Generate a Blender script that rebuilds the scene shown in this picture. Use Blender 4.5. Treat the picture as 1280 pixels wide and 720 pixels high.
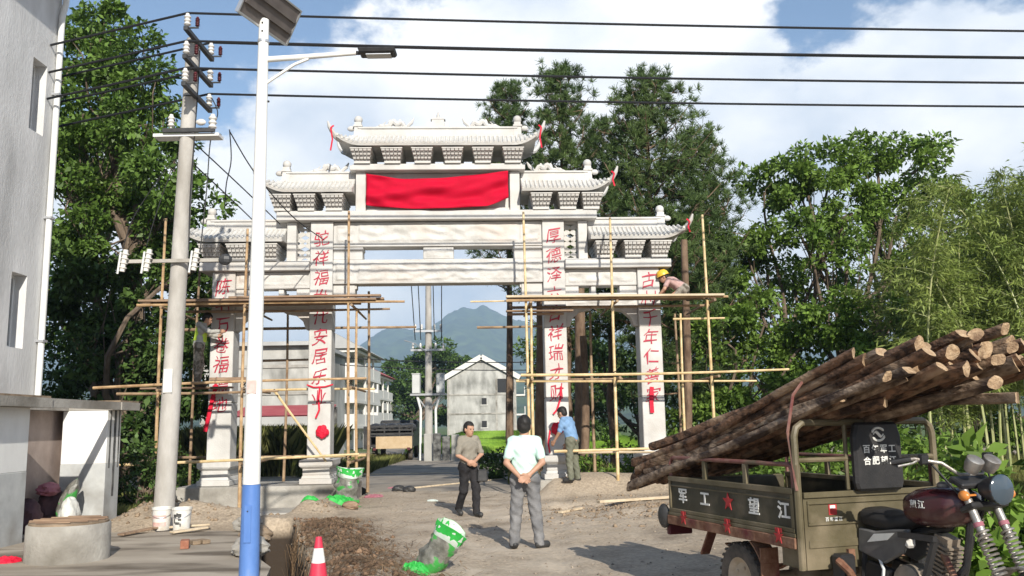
import bpy, math, random
import numpy as np
from mathutils import Vector, Matrix
for o in list(bpy.data.objects): bpy.data.objects.remove(o)
S = bpy.context.scene
COL = S.collection
R = math.radians
random.seed(7); RNG = np.random.default_rng(7)

# ------------------------------------------------------------------ camera
CAM_H = 1.65
cd = bpy.data.cameras.new('camera'); cam = bpy.data.objects.new('camera', cd); COL.objects.link(cam)
cd.sensor_width = 36.0; cd.lens = 36.0*1100/1280; cd.clip_start = 0.05; cd.clip_end = 20000
PITCH = math.atan(170/1100); ROLL = R(1.0)
cam.location = (0, 0, CAM_H)
cam.rotation_euler = (Matrix.Rotation(R(90)+PITCH, 3, 'X') @ Matrix.Rotation(-ROLL, 3, 'Z')).to_euler()
S.camera = cam

# ------------------------------------------------------------------ sky, sun, exposure
SUN_EL = R(28.0)
SUN_DIR = Vector((0.255, -0.967, 0)).normalized()*math.cos(SUN_EL) + Vector((0, 0, math.sin(SUN_EL)))   # towards the sun
W = bpy.data.worlds.new('World'); S.world = W; W.use_nodes = True
nt = W.node_tree; nt.nodes.clear()
def N(t, **k):
    n = nt.nodes.new(t)
    for a, b in k.items(): setattr(n, a, b)
    return n
def L(a, b): nt.links.new(a, b)
out = N('ShaderNodeOutputWorld'); bg = N('ShaderNodeBackground'); bg.inputs['Strength'].default_value = 0.11
sky = N('ShaderNodeTexSky', sky_type='NISHITA'); sky.sun_disc = False
sky.sun_elevation = SUN_EL; sky.sun_rotation = math.atan2(SUN_DIR.x, SUN_DIR.y)
sky.air_density = 1.0; sky.dust_density = 0.4; sky.ozone_density = 1.5; sky.altitude = 150
tc = N('ShaderNodeTexCoord')
# warp, then two octaves of cloud noise over the direction vector
n0 = N('ShaderNodeTexNoise'); n0.inputs['Scale'].default_value = 3.4; n0.inputs['Detail'].default_value = 9; n0.inputs['Roughness'].default_value = .56
mp = N('ShaderNodeMapping'); mp.inputs['Location'].default_value = (3.1, .7, 4.4); mp.inputs['Scale'].default_value = (1, 1, 1.5)
L(tc.outputs['Generated'], mp.inputs['Vector']); L(mp.outputs['Vector'], n0.inputs['Vector'])
sep = N('ShaderNodeSeparateXYZ'); L(tc.outputs['Generated'], sep.inputs[0])
def M(op, a, b=None, c=None):
    m = N('ShaderNodeMath', operation=op)
    for i, v in enumerate((a, b, c)):
        if v is None: continue
        if isinstance(v, (int, float)): m.inputs[i].default_value = v
        else: L(v, m.inputs[i])
    return m.outputs[0]
# a bank of cumulus towards +X / the horizon, thinning to clear blue higher up on the left
bias = M('ADD', M('MULTIPLY', M('MINIMUM', sep.outputs['X'], 0.05), 0.62), M('MULTIPLY', M('SUBTRACT', sep.outputs['Z'], 0.425), -1.35))
bias = M('MINIMUM', M('MAXIMUM', bias, -0.17), 0.20)
cov = M('ADD', n0.outputs['Fac'], bias)
mr = N('ShaderNodeMapRange', interpolation_type='SMOOTHSTEP'); L(cov, mr.inputs[0])
mr.inputs[1].default_value = .46; mr.inputs[2].default_value = .53
n1 = N('ShaderNodeTexNoise'); n1.inputs['Scale'].default_value = 4.2; n1.inputs['Detail'].default_value = 7; L(mp.outputs['Vector'], n1.inputs['Vector'])
cr = N('ShaderNodeValToRGB'); L(n1.outputs['Fac'], cr.inputs[0])
cr.color_ramp.elements[0].position = .36; cr.color_ramp.elements[0].color = (4.6, 5.25, 6.2, 1)
cr.color_ramp.elements[1].position = .57; cr.color_ramp.elements[1].color = (8.0, 8.05, 8.1, 1)
mx = N('ShaderNodeMix', data_type='RGBA'); L(mr.outputs[0], mx.inputs[0]); L(sky.outputs[0], mx.inputs[6]); L(cr.outputs[0], mx.inputs[7])
L(mx.outputs[2], bg.inputs['Color']); L(bg.outputs[0], out.inputs['Surface'])
sl = bpy.data.lights.new('sun', 'SUN'); sl.energy = 5.0; sl.angle = R(.53); sl.color = (1, .94, .835)
so = bpy.data.objects.new('sun', sl); COL.objects.link(so); so.rotation_euler = SUN_DIR.to_track_quat('Z', 'Y').to_euler(); so.location = (10, -20, 20)
S.view_settings.view_transform = 'Standard'; S.view_settings.look = 'None'
S.view_settings.exposure = 0.54; S.view_settings.gamma = 1.0; S.view_settings.use_curve_mapping = False
S.render.engine = 'CYCLES'
S.cycles.max_bounces = 6; S.cycles.transparent_max_bounces = 8; S.cycles.volume_bounces = 0
S.cycles.use_adaptive_sampling = True; S.cycles.use_denoising = True

# ------------------------------------------------------------------ measuring: pixel of the photograph -> place at a known distance
_f = Vector((0, math.cos(PITCH), math.sin(PITCH))); _u0 = Vector((0, -math.sin(PITCH), math.cos(PITCH))); _x0 = Vector((1, 0, 0))
_X = _x0*math.cos(ROLL) - _u0*math.sin(ROLL); _U = _x0*math.sin(ROLL) + _u0*math.cos(ROLL)
def at(px, py, Y):
    d = _f + _X*((px-640)/1100) - _U*((py-360)/1100)
    return Vector((0, 0, CAM_H)) + d*(Y/d.y)
def gnd(px, py, z=0.0):
    d = _f + _X*((px-640)/1100) - _U*((py-360)/1100)
    return Vector((0, 0, CAM_H)) + d*((z-CAM_H)/d.z)

# ------------------------------------------------------------------ materials
def mat(name, c1, c2=None, scale=4.0, rough=.7, bump=0.0, bscale=None, spec=.4, metal=0.0, stretch=(1,1,1), lo=.35, hi=.65, c3=None, scale3=1.0, lo3=.5, hi3=.68, detail=6, trans=0.0, island=0.0, alpha=None):
    m = bpy.data.materials.new(name); m.use_nodes = True; t = m.node_tree; b = t.nodes['Principled BSDF']
    b.inputs['Roughness'].default_value = rough; b.inputs['Metallic'].default_value = metal
    b.inputs['Specular IOR Level'].default_value = spec
    def c4(c): return (*c, 1) if len(c) == 3 else c
    if c2 is None and not bump and not island:
        b.inputs['Base Color'].default_value = c4(c1); return m
    co = t.nodes.new('ShaderNodeTexCoord'); ma = t.nodes.new('ShaderNodeMapping'); ma.inputs['Scale'].default_value = stretch
    t.links.new(co.outputs['Object'], ma.inputs[0])
    last = None
    if c2 is not None:
        n = t.nodes.new('ShaderNodeTexNoise'); n.inputs['Scale'].default_value = scale; n.inputs['Detail'].default_value = detail; n.inputs['Roughness'].default_value = .62
        t.links.new(ma.outputs[0], n.inputs['Vector'])
        r = t.nodes.new('ShaderNodeValToRGB'); r.color_ramp.elements[0].position = lo; r.color_ramp.elements[1].position = hi
        r.color_ramp.elements[0].color = c4(c1); r.color_ramp.elements[1].color = c4(c2)
        t.links.new(n.outputs['Fac'], r.inputs[0]); last = r.outputs[0]
    else:
        rgb = t.nodes.new('ShaderNodeRGB'); rgb.outputs[0].default_value = c4(c1); last = rgb.outputs[0]
    if c3 is not None:
        n = t.nodes.new('ShaderNodeTexNoise'); n.inputs['Scale'].default_value = scale3; n.inputs['Detail'].default_value = 7
        t.links.new(ma.outputs[0], n.inputs['Vector'])
        q = t.nodes.new('ShaderNodeMapRange'); q.inputs[1].default_value = lo3; q.inputs[2].default_value = hi3
        t.links.new(n.outputs['Fac'], q.inputs[0])
        x = t.nodes.new('ShaderNodeMix'); x.data_type = 'RGBA'; x.inputs[7].default_value = c4(c3)
        t.links.new(q.outputs[0], x.inputs[0]); t.links.new(last, x.inputs[6]); last = x.outputs[2]
    if island:
        g = t.nodes.new('ShaderNodeNewGeometry'); h = t.nodes.new('ShaderNodeHueSaturation')
        q = t.nodes.new('ShaderNodeMapRange'); q.inputs[3].default_value = 1-island; q.inputs[4].default_value = 1+island
        t.links.new(g.outputs['Random Per Island'], q.inputs[0]); t.links.new(q.outputs[0], h.inputs['Value'])
        t.links.new(last, h.inputs['Color']); last = h.outputs[0]
    t.links.new(last, b.inputs['Base Color'])
    if bump:
        n = t.nodes.new('ShaderNodeTexNoise'); n.inputs['Scale'].default_value = bscale or scale*6; n.inputs['Detail'].default_value = 6
        t.links.new(ma.outputs[0], n.inputs['Vector'])
        bp = t.nodes.new('ShaderNodeBump'); bp.inputs['Strength'].default_value = bump; bp.inputs['Distance'].default_value = .03 if bump >= 1 else .02
        t.links.new(n.outputs['Fac'], bp.inputs['Height']); t.links.new(bp.outputs[0], b.inputs['Normal'])
    if trans:
        tr = t.nodes.new('ShaderNodeBsdfTranslucent'); t.links.new(last, tr.inputs[0])
        s = t.nodes.new('ShaderNodeMixShader'); s.inputs[0].default_value = trans
        t.links.new(b.outputs[0], s.inputs[1]); t.links.new(tr.outputs[0], s.inputs[2])
        t.links.new(s.outputs[0], t.nodes['Material Output'].inputs['Surface'])
    if alpha is not None: b.inputs['Alpha'].default_value = alpha
    return m
MT = {}
MT['stone'] = mat('white_stone', (.46,.448,.425), (.60,.588,.566), 1.6, .62, .25, 30, c3=(.47,.42,.37), scale3=.9, lo3=.52, hi3=.78)
MT['stone_carved'] = mat('carved_stone', (.45,.436,.41), (.61,.598,.572), 2.2, .65, .5, 22, c3=(.60,.50,.43), scale3=.9, lo3=.50, hi3=.76)
MT['tile'] = mat('stone_tile', (.50,.49,.46), (.66,.64,.60), 5, .6, .3, 40)
MT['joint'] = mat('stone_joint', (.10,.095,.09))
MT['red_paint'] = mat('red_lettering', (.36,.008,.035), (.44,.03,.06), 9, .5)
MT['red_cloth'] = mat('red_cloth', (.50,.003,.026), (.58,.004,.034), 3, .75, .2, 60, spec=.15, trans=.12)
MT['red_ribbon'] = mat('red_ribbon', (.52,.006,.03), (.62,.02,.05), 8, .6, spec=.2)
MT['bamboo'] = mat('dry_bamboo_pole', (.52,.37,.18), (.72,.56,.32), 5, .5, .2, 40, stretch=(1,1,1))
MT['bamboo_brown'] = mat('brown_bamboo_pole', (.33,.20,.10), (.52,.36,.20), 5, .5, .2, 40)
MT['bamboo_old'] = mat('weathered_bamboo_pole', (.20,.13,.08), (.36,.25,.15), 5, .6, .2, 40)
MT['board'] = mat('scaffold_board', (.16,.10,.065), (.38,.26,.17), 4, .7, .4, 30, stretch=(.3,3,3))
MT['pale_board'] = mat('pale_timber', (.46,.36,.24), (.64,.53,.38), 4, .7, .3, 30, stretch=(.3,3,3))
MT['rope'] = mat('lashing', (.03,.025,.02))
MT['concrete'] = mat('concrete', (.30,.28,.25), (.42,.40,.36), 2.5, .85, .5, 25, c3=(.17,.155,.13), scale3=.9)
MT['pole_concrete'] = mat('pole_concrete', (.36,.34,.31), (.50,.48,.45), 3, .8, .3, 30, c3=(.27,.25,.22), scale3=1.4, stretch=(1,1,.4))
MT['white_wall'] = mat('white_render', (.56,.56,.555), (.70,.70,.695), 1.4, .8, .35, 24, c3=(.28,.28,.275), scale3=1.0, stretch=(1,1,.35), lo3=.47, hi3=.80)
MT['white_paint'] = mat('white_paint', (.72,.72,.70), (.80,.80,.78), 3, .75, .1, 30, c3=(.48,.46,.42), scale3=1.2, lo3=.55, hi3=.8, stretch=(1,1,.5))
MT['grey_paint'] = mat('grey_dado', (.40,.41,.41), (.50,.51,.50), 3, .75, .1, 30, c3=(.28,.27,.25), scale3=1.2)
MT['blackstain'] = mat('mould_streak', (.04,.04,.04), (.2,.2,.19), 5, .9)
MT['dark'] = mat('dark_interior', (.02,.02,.022))
MT['pvc'] = mat('pvc_pipe', (.66,.67,.66), (.74,.74,.72), 3, .5)
MT['glass'] = mat('window_glass', (.05,.07,.09), rough=.1, spec=.7)
MT['steel_black'] = mat('black_steel', (.025,.027,.03), (.05,.05,.052), 8, .5)
MT['wire'] = mat('cable', (.012,.013,.016), rough=.6)
MT['porcelain'] = mat('porcelain', (.62,.60,.56), (.70,.68,.65), 6, .3)
MT['arrester'] = mat('arrester', (.09,.015,.02), rough=.5)
MT['lamp_white'] = mat('lamp_white', (.74,.74,.71), (.80,.80,.78), 3, .4, .05, 30, spec=.5, c3=(.60,.57,.52), scale3=4, lo3=.58, hi3=.8, stretch=(1,1,.3))
MT['lamp_blue'] = mat('lamp_blue', (.08,.18,.46), (.12,.24,.55), 3, .45, .1, 30, spec=.5, c3=(.22,.28,.40), scale3=5, lo3=.56, hi3=.74, stretch=(1,1,.4))
MT['alu'] = mat('aluminium', (.55,.56,.58), rough=.35, metal=.7)
MT['panel_back'] = mat('panel_back', (.10,.085,.08), (.16,.14,.13), 3, .5)
MT['solar'] = mat('solar_cell', (.01,.015,.05), rough=.15)
MT['bark'] = mat('bark', (.09,.065,.045), (.20,.15,.11), 6, .9, .9, 14, stretch=(1,1,.3))
MT['bark_pine'] = mat('pine_bark', (.10,.062,.04), (.24,.165,.11), 5, .9, .9, 12, stretch=(1,1,.4))
MT['leaf_a'] = mat('leaf_deep', (.068,.132,.021), (.145,.235,.044), .55, .5, spec=.35, trans=.28, island=.45)
MT['leaf_b'] = mat('leaf_mid', (.105,.185,.028), (.185,.285,.052), .6, .5, spec=.35, trans=.3, island=.4)
MT['leaf_c'] = mat('leaf_fresh', (.125,.215,.030), (.205,.32,.060), .7, .5, spec=.3, trans=.32, island=.4)
MT['leaf_dk'] = mat('leaf_dark', (.048,.092,.022), (.095,.158,.037), .6, .5, spec=.3, trans=.2, island=.45)
MT['needle'] = mat('pine_needle', (.055,.098,.028), (.115,.170,.050), .5, .55, spec=.3, trans=.2, island=.4)
MT['bamboo_leaf'] = mat('bamboo_leaf', (.16,.22,.045), (.28,.34,.09), .8, .5, spec=.3, trans=.35, island=.35)
MT['culm'] = mat('bamboo_culm', (.26,.30,.11), (.42,.42,.20), 2, .45)
MT['grass'] = mat('grass', (.12,.15,.035), (.30,.29,.10), .8, .7, trans=.3, island=.4)
MT['rice'] = mat('rice_green', (.17,.32,.03), (.26,.42,.05), .3, .7, trans=.3, island=.3)
MT['straw'] = mat('straw', (.11,.068,.038), (.27,.18,.10), 1.3, .8, trans=.12, island=.55)
MT['red_soil'] = mat('red_brown_soil', (.12,.072,.042), (.25,.16,.10), 3, .95, .6, 20, island=.3)
MT['soil'] = mat('soil_clod', (.18,.13,.085), (.35,.265,.185), 3, .95, .6, 20)
MT['stone_grey'] = mat('pebble', (.19,.155,.12), (.33,.28,.22), 3, .9, .3, 20, island=.35)
MT['olive'] = mat('olive_paint', (.082,.068,.036), (.125,.105,.06), 3, .5, .15, 30, c3=(.24,.195,.13), scale3=2.6, lo3=.46, hi3=.74)
MT['olive_dark'] = mat('olive_dark_paint', (.034,.031,.019), (.056,.050,.031), 3, .5, .1, 30, c3=(.15,.12,.08), scale3=3.4, lo3=.50, hi3=.8)
MT['rust'] = mat('rusty_steel', (.14,.055,.03), (.28,.16,.10), 7, .8, .4, 30, c3=(.12,.02,.025), scale3=4)
MT['redrail'] = mat('worn_red_rail', (.16,.05,.045), (.24,.13,.10), 9, .6, .2, 30, c3=(.09,.08,.05), scale3=3)
MT['black_plastic'] = mat('black_plastic', (.018,.018,.02), (.035,.034,.034), 5, .45, spec=.4)
MT['seat'] = mat('vinyl_seat', (.015,.015,.016), (.03,.028,.028), 6, .55, .15, 60)
MT['tank'] = mat('tank_maroon', (.045,.010,.013), (.075,.014,.02), 3, .25, spec=.6, c3=(.17,.13,.10), scale3=3, lo3=.5, hi3=.8)
MT['tyre'] = mat('tyre', (.03,.028,.026), (.16,.135,.11), 4, .9, .4, 30)
MT['rim'] = mat('dusty_rim', (.34,.27,.19), (.50,.42,.32), 6, .7)
MT['chrome'] = mat('chrome', (.40,.39,.37), (.22,.19,.16), 9, .45, .2, 30, metal=.6)
MT['grey_cover'] = mat('grey_side_cover', (.10,.10,.10), (.17,.165,.16), 4, .4, spec=.5)
MT['engine'] = mat('engine_alloy', (.20,.17,.13), (.34,.28,.22), 7, .55, .2, 30, metal=.3)
MT['amber'] = mat('amber_lens', (.60,.22,.05), rough=.3)
MT['white_print'] = mat('white_print', (.66,.66,.62), (.76,.75,.71), 20, .6)
MT['red_print'] = mat('red_print', (.36,.02,.025), (.45,.04,.04), 20, .6)
MT['log_bark'] = mat('log_bark', (.036,.019,.011), (.215,.118,.068), 15, .92, 1.0, 26, stretch=(1,.28,1), lo=.40, hi=.60, c3=(.36,.245,.155), scale3=5.0, lo3=.54, hi3=.66)
MT['log_pale'] = mat('log_peeled', (.11,.070,.045), (.34,.25,.175), 13, .88, 1.0, 26, stretch=(1,.28,1), lo=.4, hi=.62, c3=(.042,.025,.017), scale3=5.0, lo3=.52, hi3=.60)
MT['log_end'] = mat('log_end', (.33,.215,.125), (.52,.38,.24), 26, .9, .8, 60, c3=(.17,.105,.062), scale3=9, lo3=.48, hi3=.66)
MT['plastic_white'] = mat('bucket_white', (.66,.65,.61), (.74,.73,.70), 5, .5, c3=(.50,.44,.36), scale3=3)
MT['plastic_pink'] = mat('bucket_print_pink', (.60,.33,.29), (.66,.50,.46), 10, .5)
MT['bag_film'] = mat('bag_film', (.12,.118,.10), (.34,.33,.29), 6, .3, .9, 14, trans=.2, c3=(.07,.38,.08), scale3=5.5, lo3=.53, hi3=.58)
MT['bag_green'] = mat('bag_green', (.03,.42,.06), (.06,.55,.10), 5, .5, .3, 20, trans=.2)
MT['bag_inner'] = mat('bag_inner', (.66,.74,.66), (.78,.84,.78), 5, .5, .3, 20, trans=.2)
MT['cone_red'] = mat('cone_red', (.55,.02,.055), (.64,.05,.09), 5, .5)
MT['cone_white'] = mat('cone_white', (.74,.73,.70), (.80,.80,.77), 5, .5)
MT['skin'] = mat('skin', (.40,.22,.145), (.48,.28,.19), 8, .55, spec=.35)
MT['hair'] = mat('black_hair', (.010,.009,.008), (.022,.019,.017), 40, .6)
MT['shirt_white'] = mat('mint_white_shirt', (.50,.69,.62), (.60,.76,.69), 3, .85, .2, 30, spec=.15)
MT['shirt_grey'] = mat('taupe_shirt', (.22,.20,.165), (.28,.255,.21), 4, .85, .2, 30, spec=.15)
MT['shirt_blue'] = mat('blue_shirt', (.16,.28,.46), (.21,.34,.53), 4, .85, .2, 30, spec=.15)
MT['jeans'] = mat('grey_jeans', (.13,.13,.135), (.24,.235,.235), 5, .9, .3, 60, spec=.1)
MT['black_trousers'] = mat('black_trousers', (.020,.019,.021), (.035,.033,.034), 5, .9, .2, 60, spec=.15)
MT['green_trousers'] = mat('grey_green_trousers', (.12,.125,.09), (.19,.19,.145), 5, .9, .3, 60, spec=.1)
MT['camo'] = mat('dirty_work_trousers', (.10,.085,.065), (.28,.25,.21), 9, .9, .3, 60, lo=.45, hi=.55)
MT['shoe'] = mat('dark_shoe', (.02,.02,.022), (.05,.048,.046), 9, .5)
MT['sole'] = mat('pale_sole', (.5,.48,.44))
MT['hivis'] = mat('hivis_vest', (.48,.68,.06), (.58,.76,.10), 6, .8)
MT['helmet_yellow'] = mat('yellow_helmet', (.70,.42,.03), (.76,.50,.06), 5, .35)
MT['work_pink'] = mat('faded_pink_shirt', (.42,.26,.24), (.52,.36,.33), 6, .85)
MT['eye'] = mat('eye_dark', (.015,.012,.01), rough=.3)
MT['lip'] = mat('lip', (.30,.12,.10))
MT['plaster'] = mat('weathered_plaster', (.34,.335,.31), (.50,.49,.46), .9, .9, .3, 8, c3=(.19,.188,.172), scale3=.8, lo3=.46, hi3=.68, stretch=(1,1,.5))
MT['house_white'] = mat('house_white', (.62,.60,.56), (.70,.68,.64), .4, .85)
MT['house_tan'] = mat('house_tan', (.50,.46,.40), (.60,.56,.50), .4, .85)
MT['roof_red'] = mat('red_sheet_roof', (.36,.06,.07), (.46,.12,.12), .8, .7)
MT['roof_grey'] = mat('grey_roof', (.35,.35,.34), (.46,.46,.45), .5, .8)
MT['tarp'] = mat('dark_tarp', (.022,.022,.024), (.05,.048,.046), 3, .5, .5, 8)
MT['truck_board'] = mat('tan_tailgate', (.46,.33,.19), (.55,.42,.27), 4, .8)
MT['transformer'] = mat('pale_grey_enamel', (.50,.51,.50), (.56,.57,.56), 4, .5)
MT['brick'] = mat('brick_red', (.26,.10,.06), (.36,.17,.11), 9, .9, .3, 30)
MT['sack_pink'] = mat('pink_sack', (.28,.09,.12), (.38,.16,.19), 5, .8, .3, 30)
MT['sack_purple'] = mat('purple_sack', (.05,.025,.032), (.10,.05,.06), 5, .8, .4, 20)
MT['sack_white'] = mat('white_woven_sack', (.56,.56,.52), (.68,.68,.64), 6, .8, .4, 25)
MT['mould_inside'] = mat('dirty_pink_plaster', (.30,.24,.21), (.42,.34,.30), 2, .9, .2, 20)
MT['foliage_far'] = mat('far_forest', (.045,.075,.030), (.085,.125,.05), .012, .9, .0, detail=10, c3=(.03,.05,.025), scale3=.03, lo3=.4, hi3=.6)

# ------------------------------------------------------------------ mesh helpers
class MB:
    def __init__(s): s.v = []; s.f = []; s.m = []; s.cur = 0
    def mat(s, i): s.cur = i; return s
    def poly(s, pts):
        n = len(s.v); s.v += [tuple(p) for p in pts]; s.f.append(tuple(range(n, n+len(pts)))); s.m.append(s.cur); return s
    def add(s, vs, fs):
        n = len(s.v); s.v += [tuple(p) for p in vs]
        for f in fs: s.f.append(tuple(n+i for i in f)); s.m.append(s.cur)
        return s
    def box(s, x0, x1, y0, y1, z0, z1, M=None):
        vs = [Vector((x, y, z)) for x in (x0, x1) for y in (y0, y1) for z in (z0, z1)]
        if M is not None: vs = [M @ v for v in vs]
        return s.add(vs, [(0,1,3,2), (4,6,7,5), (0,4,5,1), (2,3,7,6), (0,2,6,4), (1,5,7,3)])
    def taper(s, x0, x1, y0, y1, z0, z1, dx, dy, M=None):     # box whose top grows by dx, dy on each side
        vs = []
        for x, sx in ((x0,-1), (x1,1)):
            for y, sy in ((y0,-1), (y1,1)):
                vs.append(Vector((x, y, z0))); vs.append(Vector((x+sx*dx, y+sy*dy, z1)))
        if M is not None: vs = [M @ v for v in vs]
        return s.add(vs, [(0,1,3,2), (4,6,7,5), (0,4,5,1), (2,3,7,6), (0,2,6,4), (1,5,7,3)])
    def beam(s, a, b, w, h, up=(0,0,1)):
        a = Vector(a); b = Vector(b); d = (b-a); Ln = d.length; d.normalize(); up = Vector(up)
        x = d.cross(up)
        if x.length < 1e-4: x = d.cross(Vector((1,0,0)))
        x.normalize(); u = x.cross(d).normalized()
        vs = [p + x*sx*w/2 + u*su*h/2 for p in (a, b) for sx in (-1, 1) for su in (-1, 1)]
        return s.add(vs, [(0,2,3,1), (4,5,7,6), (0,1,5,4), (2,6,7,3), (0,4,6,2), (1,3,7,5)])
    def tube(s, pts, r, n=8, caps=True, capmat=None):
        pts = [Vector(p) for p in pts]; k = len(pts)
        if not hasattr(r, '__len__'): r = [r]*k
        base = len(s.v); ref = None
        for i, p in enumerate(pts):
            d = (pts[min(i+1, k-1)] - pts[max(i-1, 0)]).normalized()
            if ref is None:
                ref = Vector((0,0,1)) if abs(d.z) < .9 else Vector((1,0,0))
            a = d.cross(ref)
            if a.length < 1e-4: a = d.cross(Vector((0,1,0)))
            a.normalize(); b = a.cross(d).normalized(); ref = b.copy() if i else ref
            for j in range(n):
                t = 2*math.pi*j/n; s.v.append(tuple(p + a*math.cos(t)*r[i] + b*math.sin(t)*r[i]))
        for i in range(k-1):
            for j in range(n):
                j2 = (j+1) % n
                s.f.append((base+i*n+j, base+i*n+j2, base+(i+1)*n+j2, base+(i+1)*n+j)); s.m.append(s.cur)
        if caps:
            c = s.cur if capmat is None else capmat
            s.f.append(tuple(base+j for j in range(n))[::-1]); s.m.append(c)
            s.f.append(tuple(base+(k-1)*n+j for j in range(n))); s.m.append(c)
        return s
    def lathe(s, prof, c=(0,0,0), n=24, sy=1.0, M=None, close=False):
        base = len(s.v); c = Vector(c)
        for r, z in prof:
            for j in range(n):
                t = 2*math.pi*j/n; v = Vector((r*math.cos(t), r*math.sin(t)*sy, z))
                s.v.append(tuple((M @ v if M is not None else v) + c))
        k = len(prof)
        for i in range(k-1):
            for j in range(n):
                j2 = (j+1) % n
                s.f.append((base+i*n+j, base+i*n+j2, base+(i+1)*n+j2, base+(i+1)*n+j)); s.m.append(s.cur)
        return s
    def prism(s, poly, d, M=None):     # poly: (x, z) outline, extruded along y from d[0] to d[1]
        n = len(poly); vs = [Vector((x, y, z)) for y in d for x, z in poly]
        if M is not None: vs = [M @ v for v in vs]
        fs = [tuple(range(n)), tuple(range(2*n-1, n-1, -1))] + [(i, n+i, n+(i+1) % n, (i+1) % n) for i in range(n)]
        return s.add(vs, fs)
    def sphere(s, c, r, n=10, m=7, M=None):
        if not hasattr(r, '__len__'): r = (r, r, r)
        prof = []
        base = len(s.v); c = Vector(c)
        for i in range(m+1):
            a = -math.pi/2 + math.pi*i/m
            for j in range(n):
                t = 2*math.pi*j/n
                v = Vector((r[0]*math.cos(a)*math.cos(t), r[1]*math.cos(a)*math.sin(t), r[2]*math.sin(a)))
                s.v.append(tuple((M @ v if M is not None else v) + c))
        for i in range(m):
            for j in range(n):
                j2 = (j+1) % n
                s.f.append((base+i*n+j, base+i*n+j2, base+(i+1)*n+j2, base+(i+1)*n+j)); s.m.append(s.cur)
        return s
    def mesh(s, name, mats, smooth=False):
        me = bpy.data.meshes.new(name); me.from_pydata(s.v, [], s.f)
        for m in (mats if isinstance(mats, (list, tuple)) else [mats]): me.materials.append(MT[m] if isinstance(m, str) else m)
        me.polygons.foreach_set('material_index', s.m)
        if smooth:
            me.polygons.foreach_set('use_smooth', [True]*len(s.f))
            me.set_sharp_from_angle(angle=R(40))
        me.update(); return me
    def build(s, name, mats, parent=None, smooth=False, bevel=0, kind=None):
        return link(name, s.mesh(name, mats, smooth), parent, bevel, kind)
def link(name, me, parent=None, bevel=0, kind=None):
    o = bpy.data.objects.new(name, me); COL.objects.link(o)
    if parent is not None: o.parent = parent
    if bevel:
        b = o.modifiers.new('bevel', 'BEVEL'); b.width = bevel; b.segments = 1; b.limit_method = 'ANGLE'; b.angle_limit = R(50)
    if kind: o['kind'] = kind
    return o
def tag(o, label, cat, group=None):
    o['label'] = label; o['category'] = cat
    if group: o['group'] = group
    return o
def thing(name, label, cat, loc=(0,0,0), rz=0.0, group=None):
    o = bpy.data.objects.new(name, None); COL.objects.link(o); o.empty_display_size = .2
    o.location = loc; o.rotation_euler = (0, 0, rz)
    return tag(o, label, cat, group)
def copy_tree(o, parent=None):
    c = o.copy(); COL.objects.link(c); c.parent = parent
    for ch in list(o.children): copy_tree(ch, c)
    return c
def fast_mesh(name, V, F, material, smooth=False):        # V (n,3), F (m,k) arrays
    V = np.asarray(V, np.float32); F = np.asarray(F, np.int32)
    me = bpy.data.meshes.new(name); k = F.shape[1]
    me.vertices.add(len(V)); me.vertices.foreach_set('co', V.ravel())
    me.loops.add(F.size); me.loops.foreach_set('vertex_index', F.ravel())
    me.polygons.add(len(F)); me.polygons.foreach_set('loop_start', np.arange(len(F), dtype=np.int32)*k)
    me.polygons.foreach_set('loop_total', np.full(len(F), k, np.int32))
    if smooth: me.polygons.foreach_set('use_smooth', np.ones(len(F), bool))
    for m in (material if isinstance(material, (list, tuple)) else [material]): me.materials.append(MT[m] if isinstance(m, str) else m)
    me.update(calc_edges=True); return me
_fc = bpy.data.curves.new('glyphs', 'FONT'); _fo = bpy.data.objects.new('glyphs', _fc); COL.objects.link(_fo)
_gl = {}
def glyph_geo(ch, off=0.0):
    if (ch, off) not in _gl:
        _fc.body = ch; _fc.size = 1.0; _fc.extrude = .02; _fc.resolution_u = 4; _fc.offset = off
        dg = bpy.context.evaluated_depsgraph_get(); dg.update()
        me = bpy.data.meshes.new_from_object(_fo.evaluated_get(dg))
        v = [tuple(q.co) for q in me.vertices]; f = [tuple(p.vertices) for p in me.polygons]
        xs = [q[0] for q in v]; ys = [q[1] for q in v]; cx = (min(xs)+max(xs))/2; cy = (min(ys)+max(ys))/2
        _gl[(ch, off)] = ([(x-cx, y-cy, z) for x, y, z in v], f)
        bpy.data.meshes.remove(me)
    return _gl[(ch, off)]
def glyph(mb, ch, w, h, M, shear=0.0, off=0.0, brush=0.0, depth=.2, seed=0):
    # a raised character; brush > 0 bends and swells it a little, as written with a brush
    v, f = glyph_geo(ch, off)
    r = random.Random(seed); a, b, c, d = [r.uniform(0, 6) for _ in range(4)]; tilt = r.uniform(-.05, .05)*(brush > 0)
    q = []
    for x, y, z in v:
        if brush:
            x2 = x + brush*.05*math.sin(y*6+a) + brush*.03*math.sin(x*11+y*5+b); y2 = y + brush*.045*math.sin(x*5.5+c) + brush*.03*math.sin(y*12+d) + x*(.10+tilt)
            x, y = x2, y2
        q.append(M @ Vector((x*w + y*shear*w, z*depth, y*h)))
    mb.add(q, f)
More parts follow.
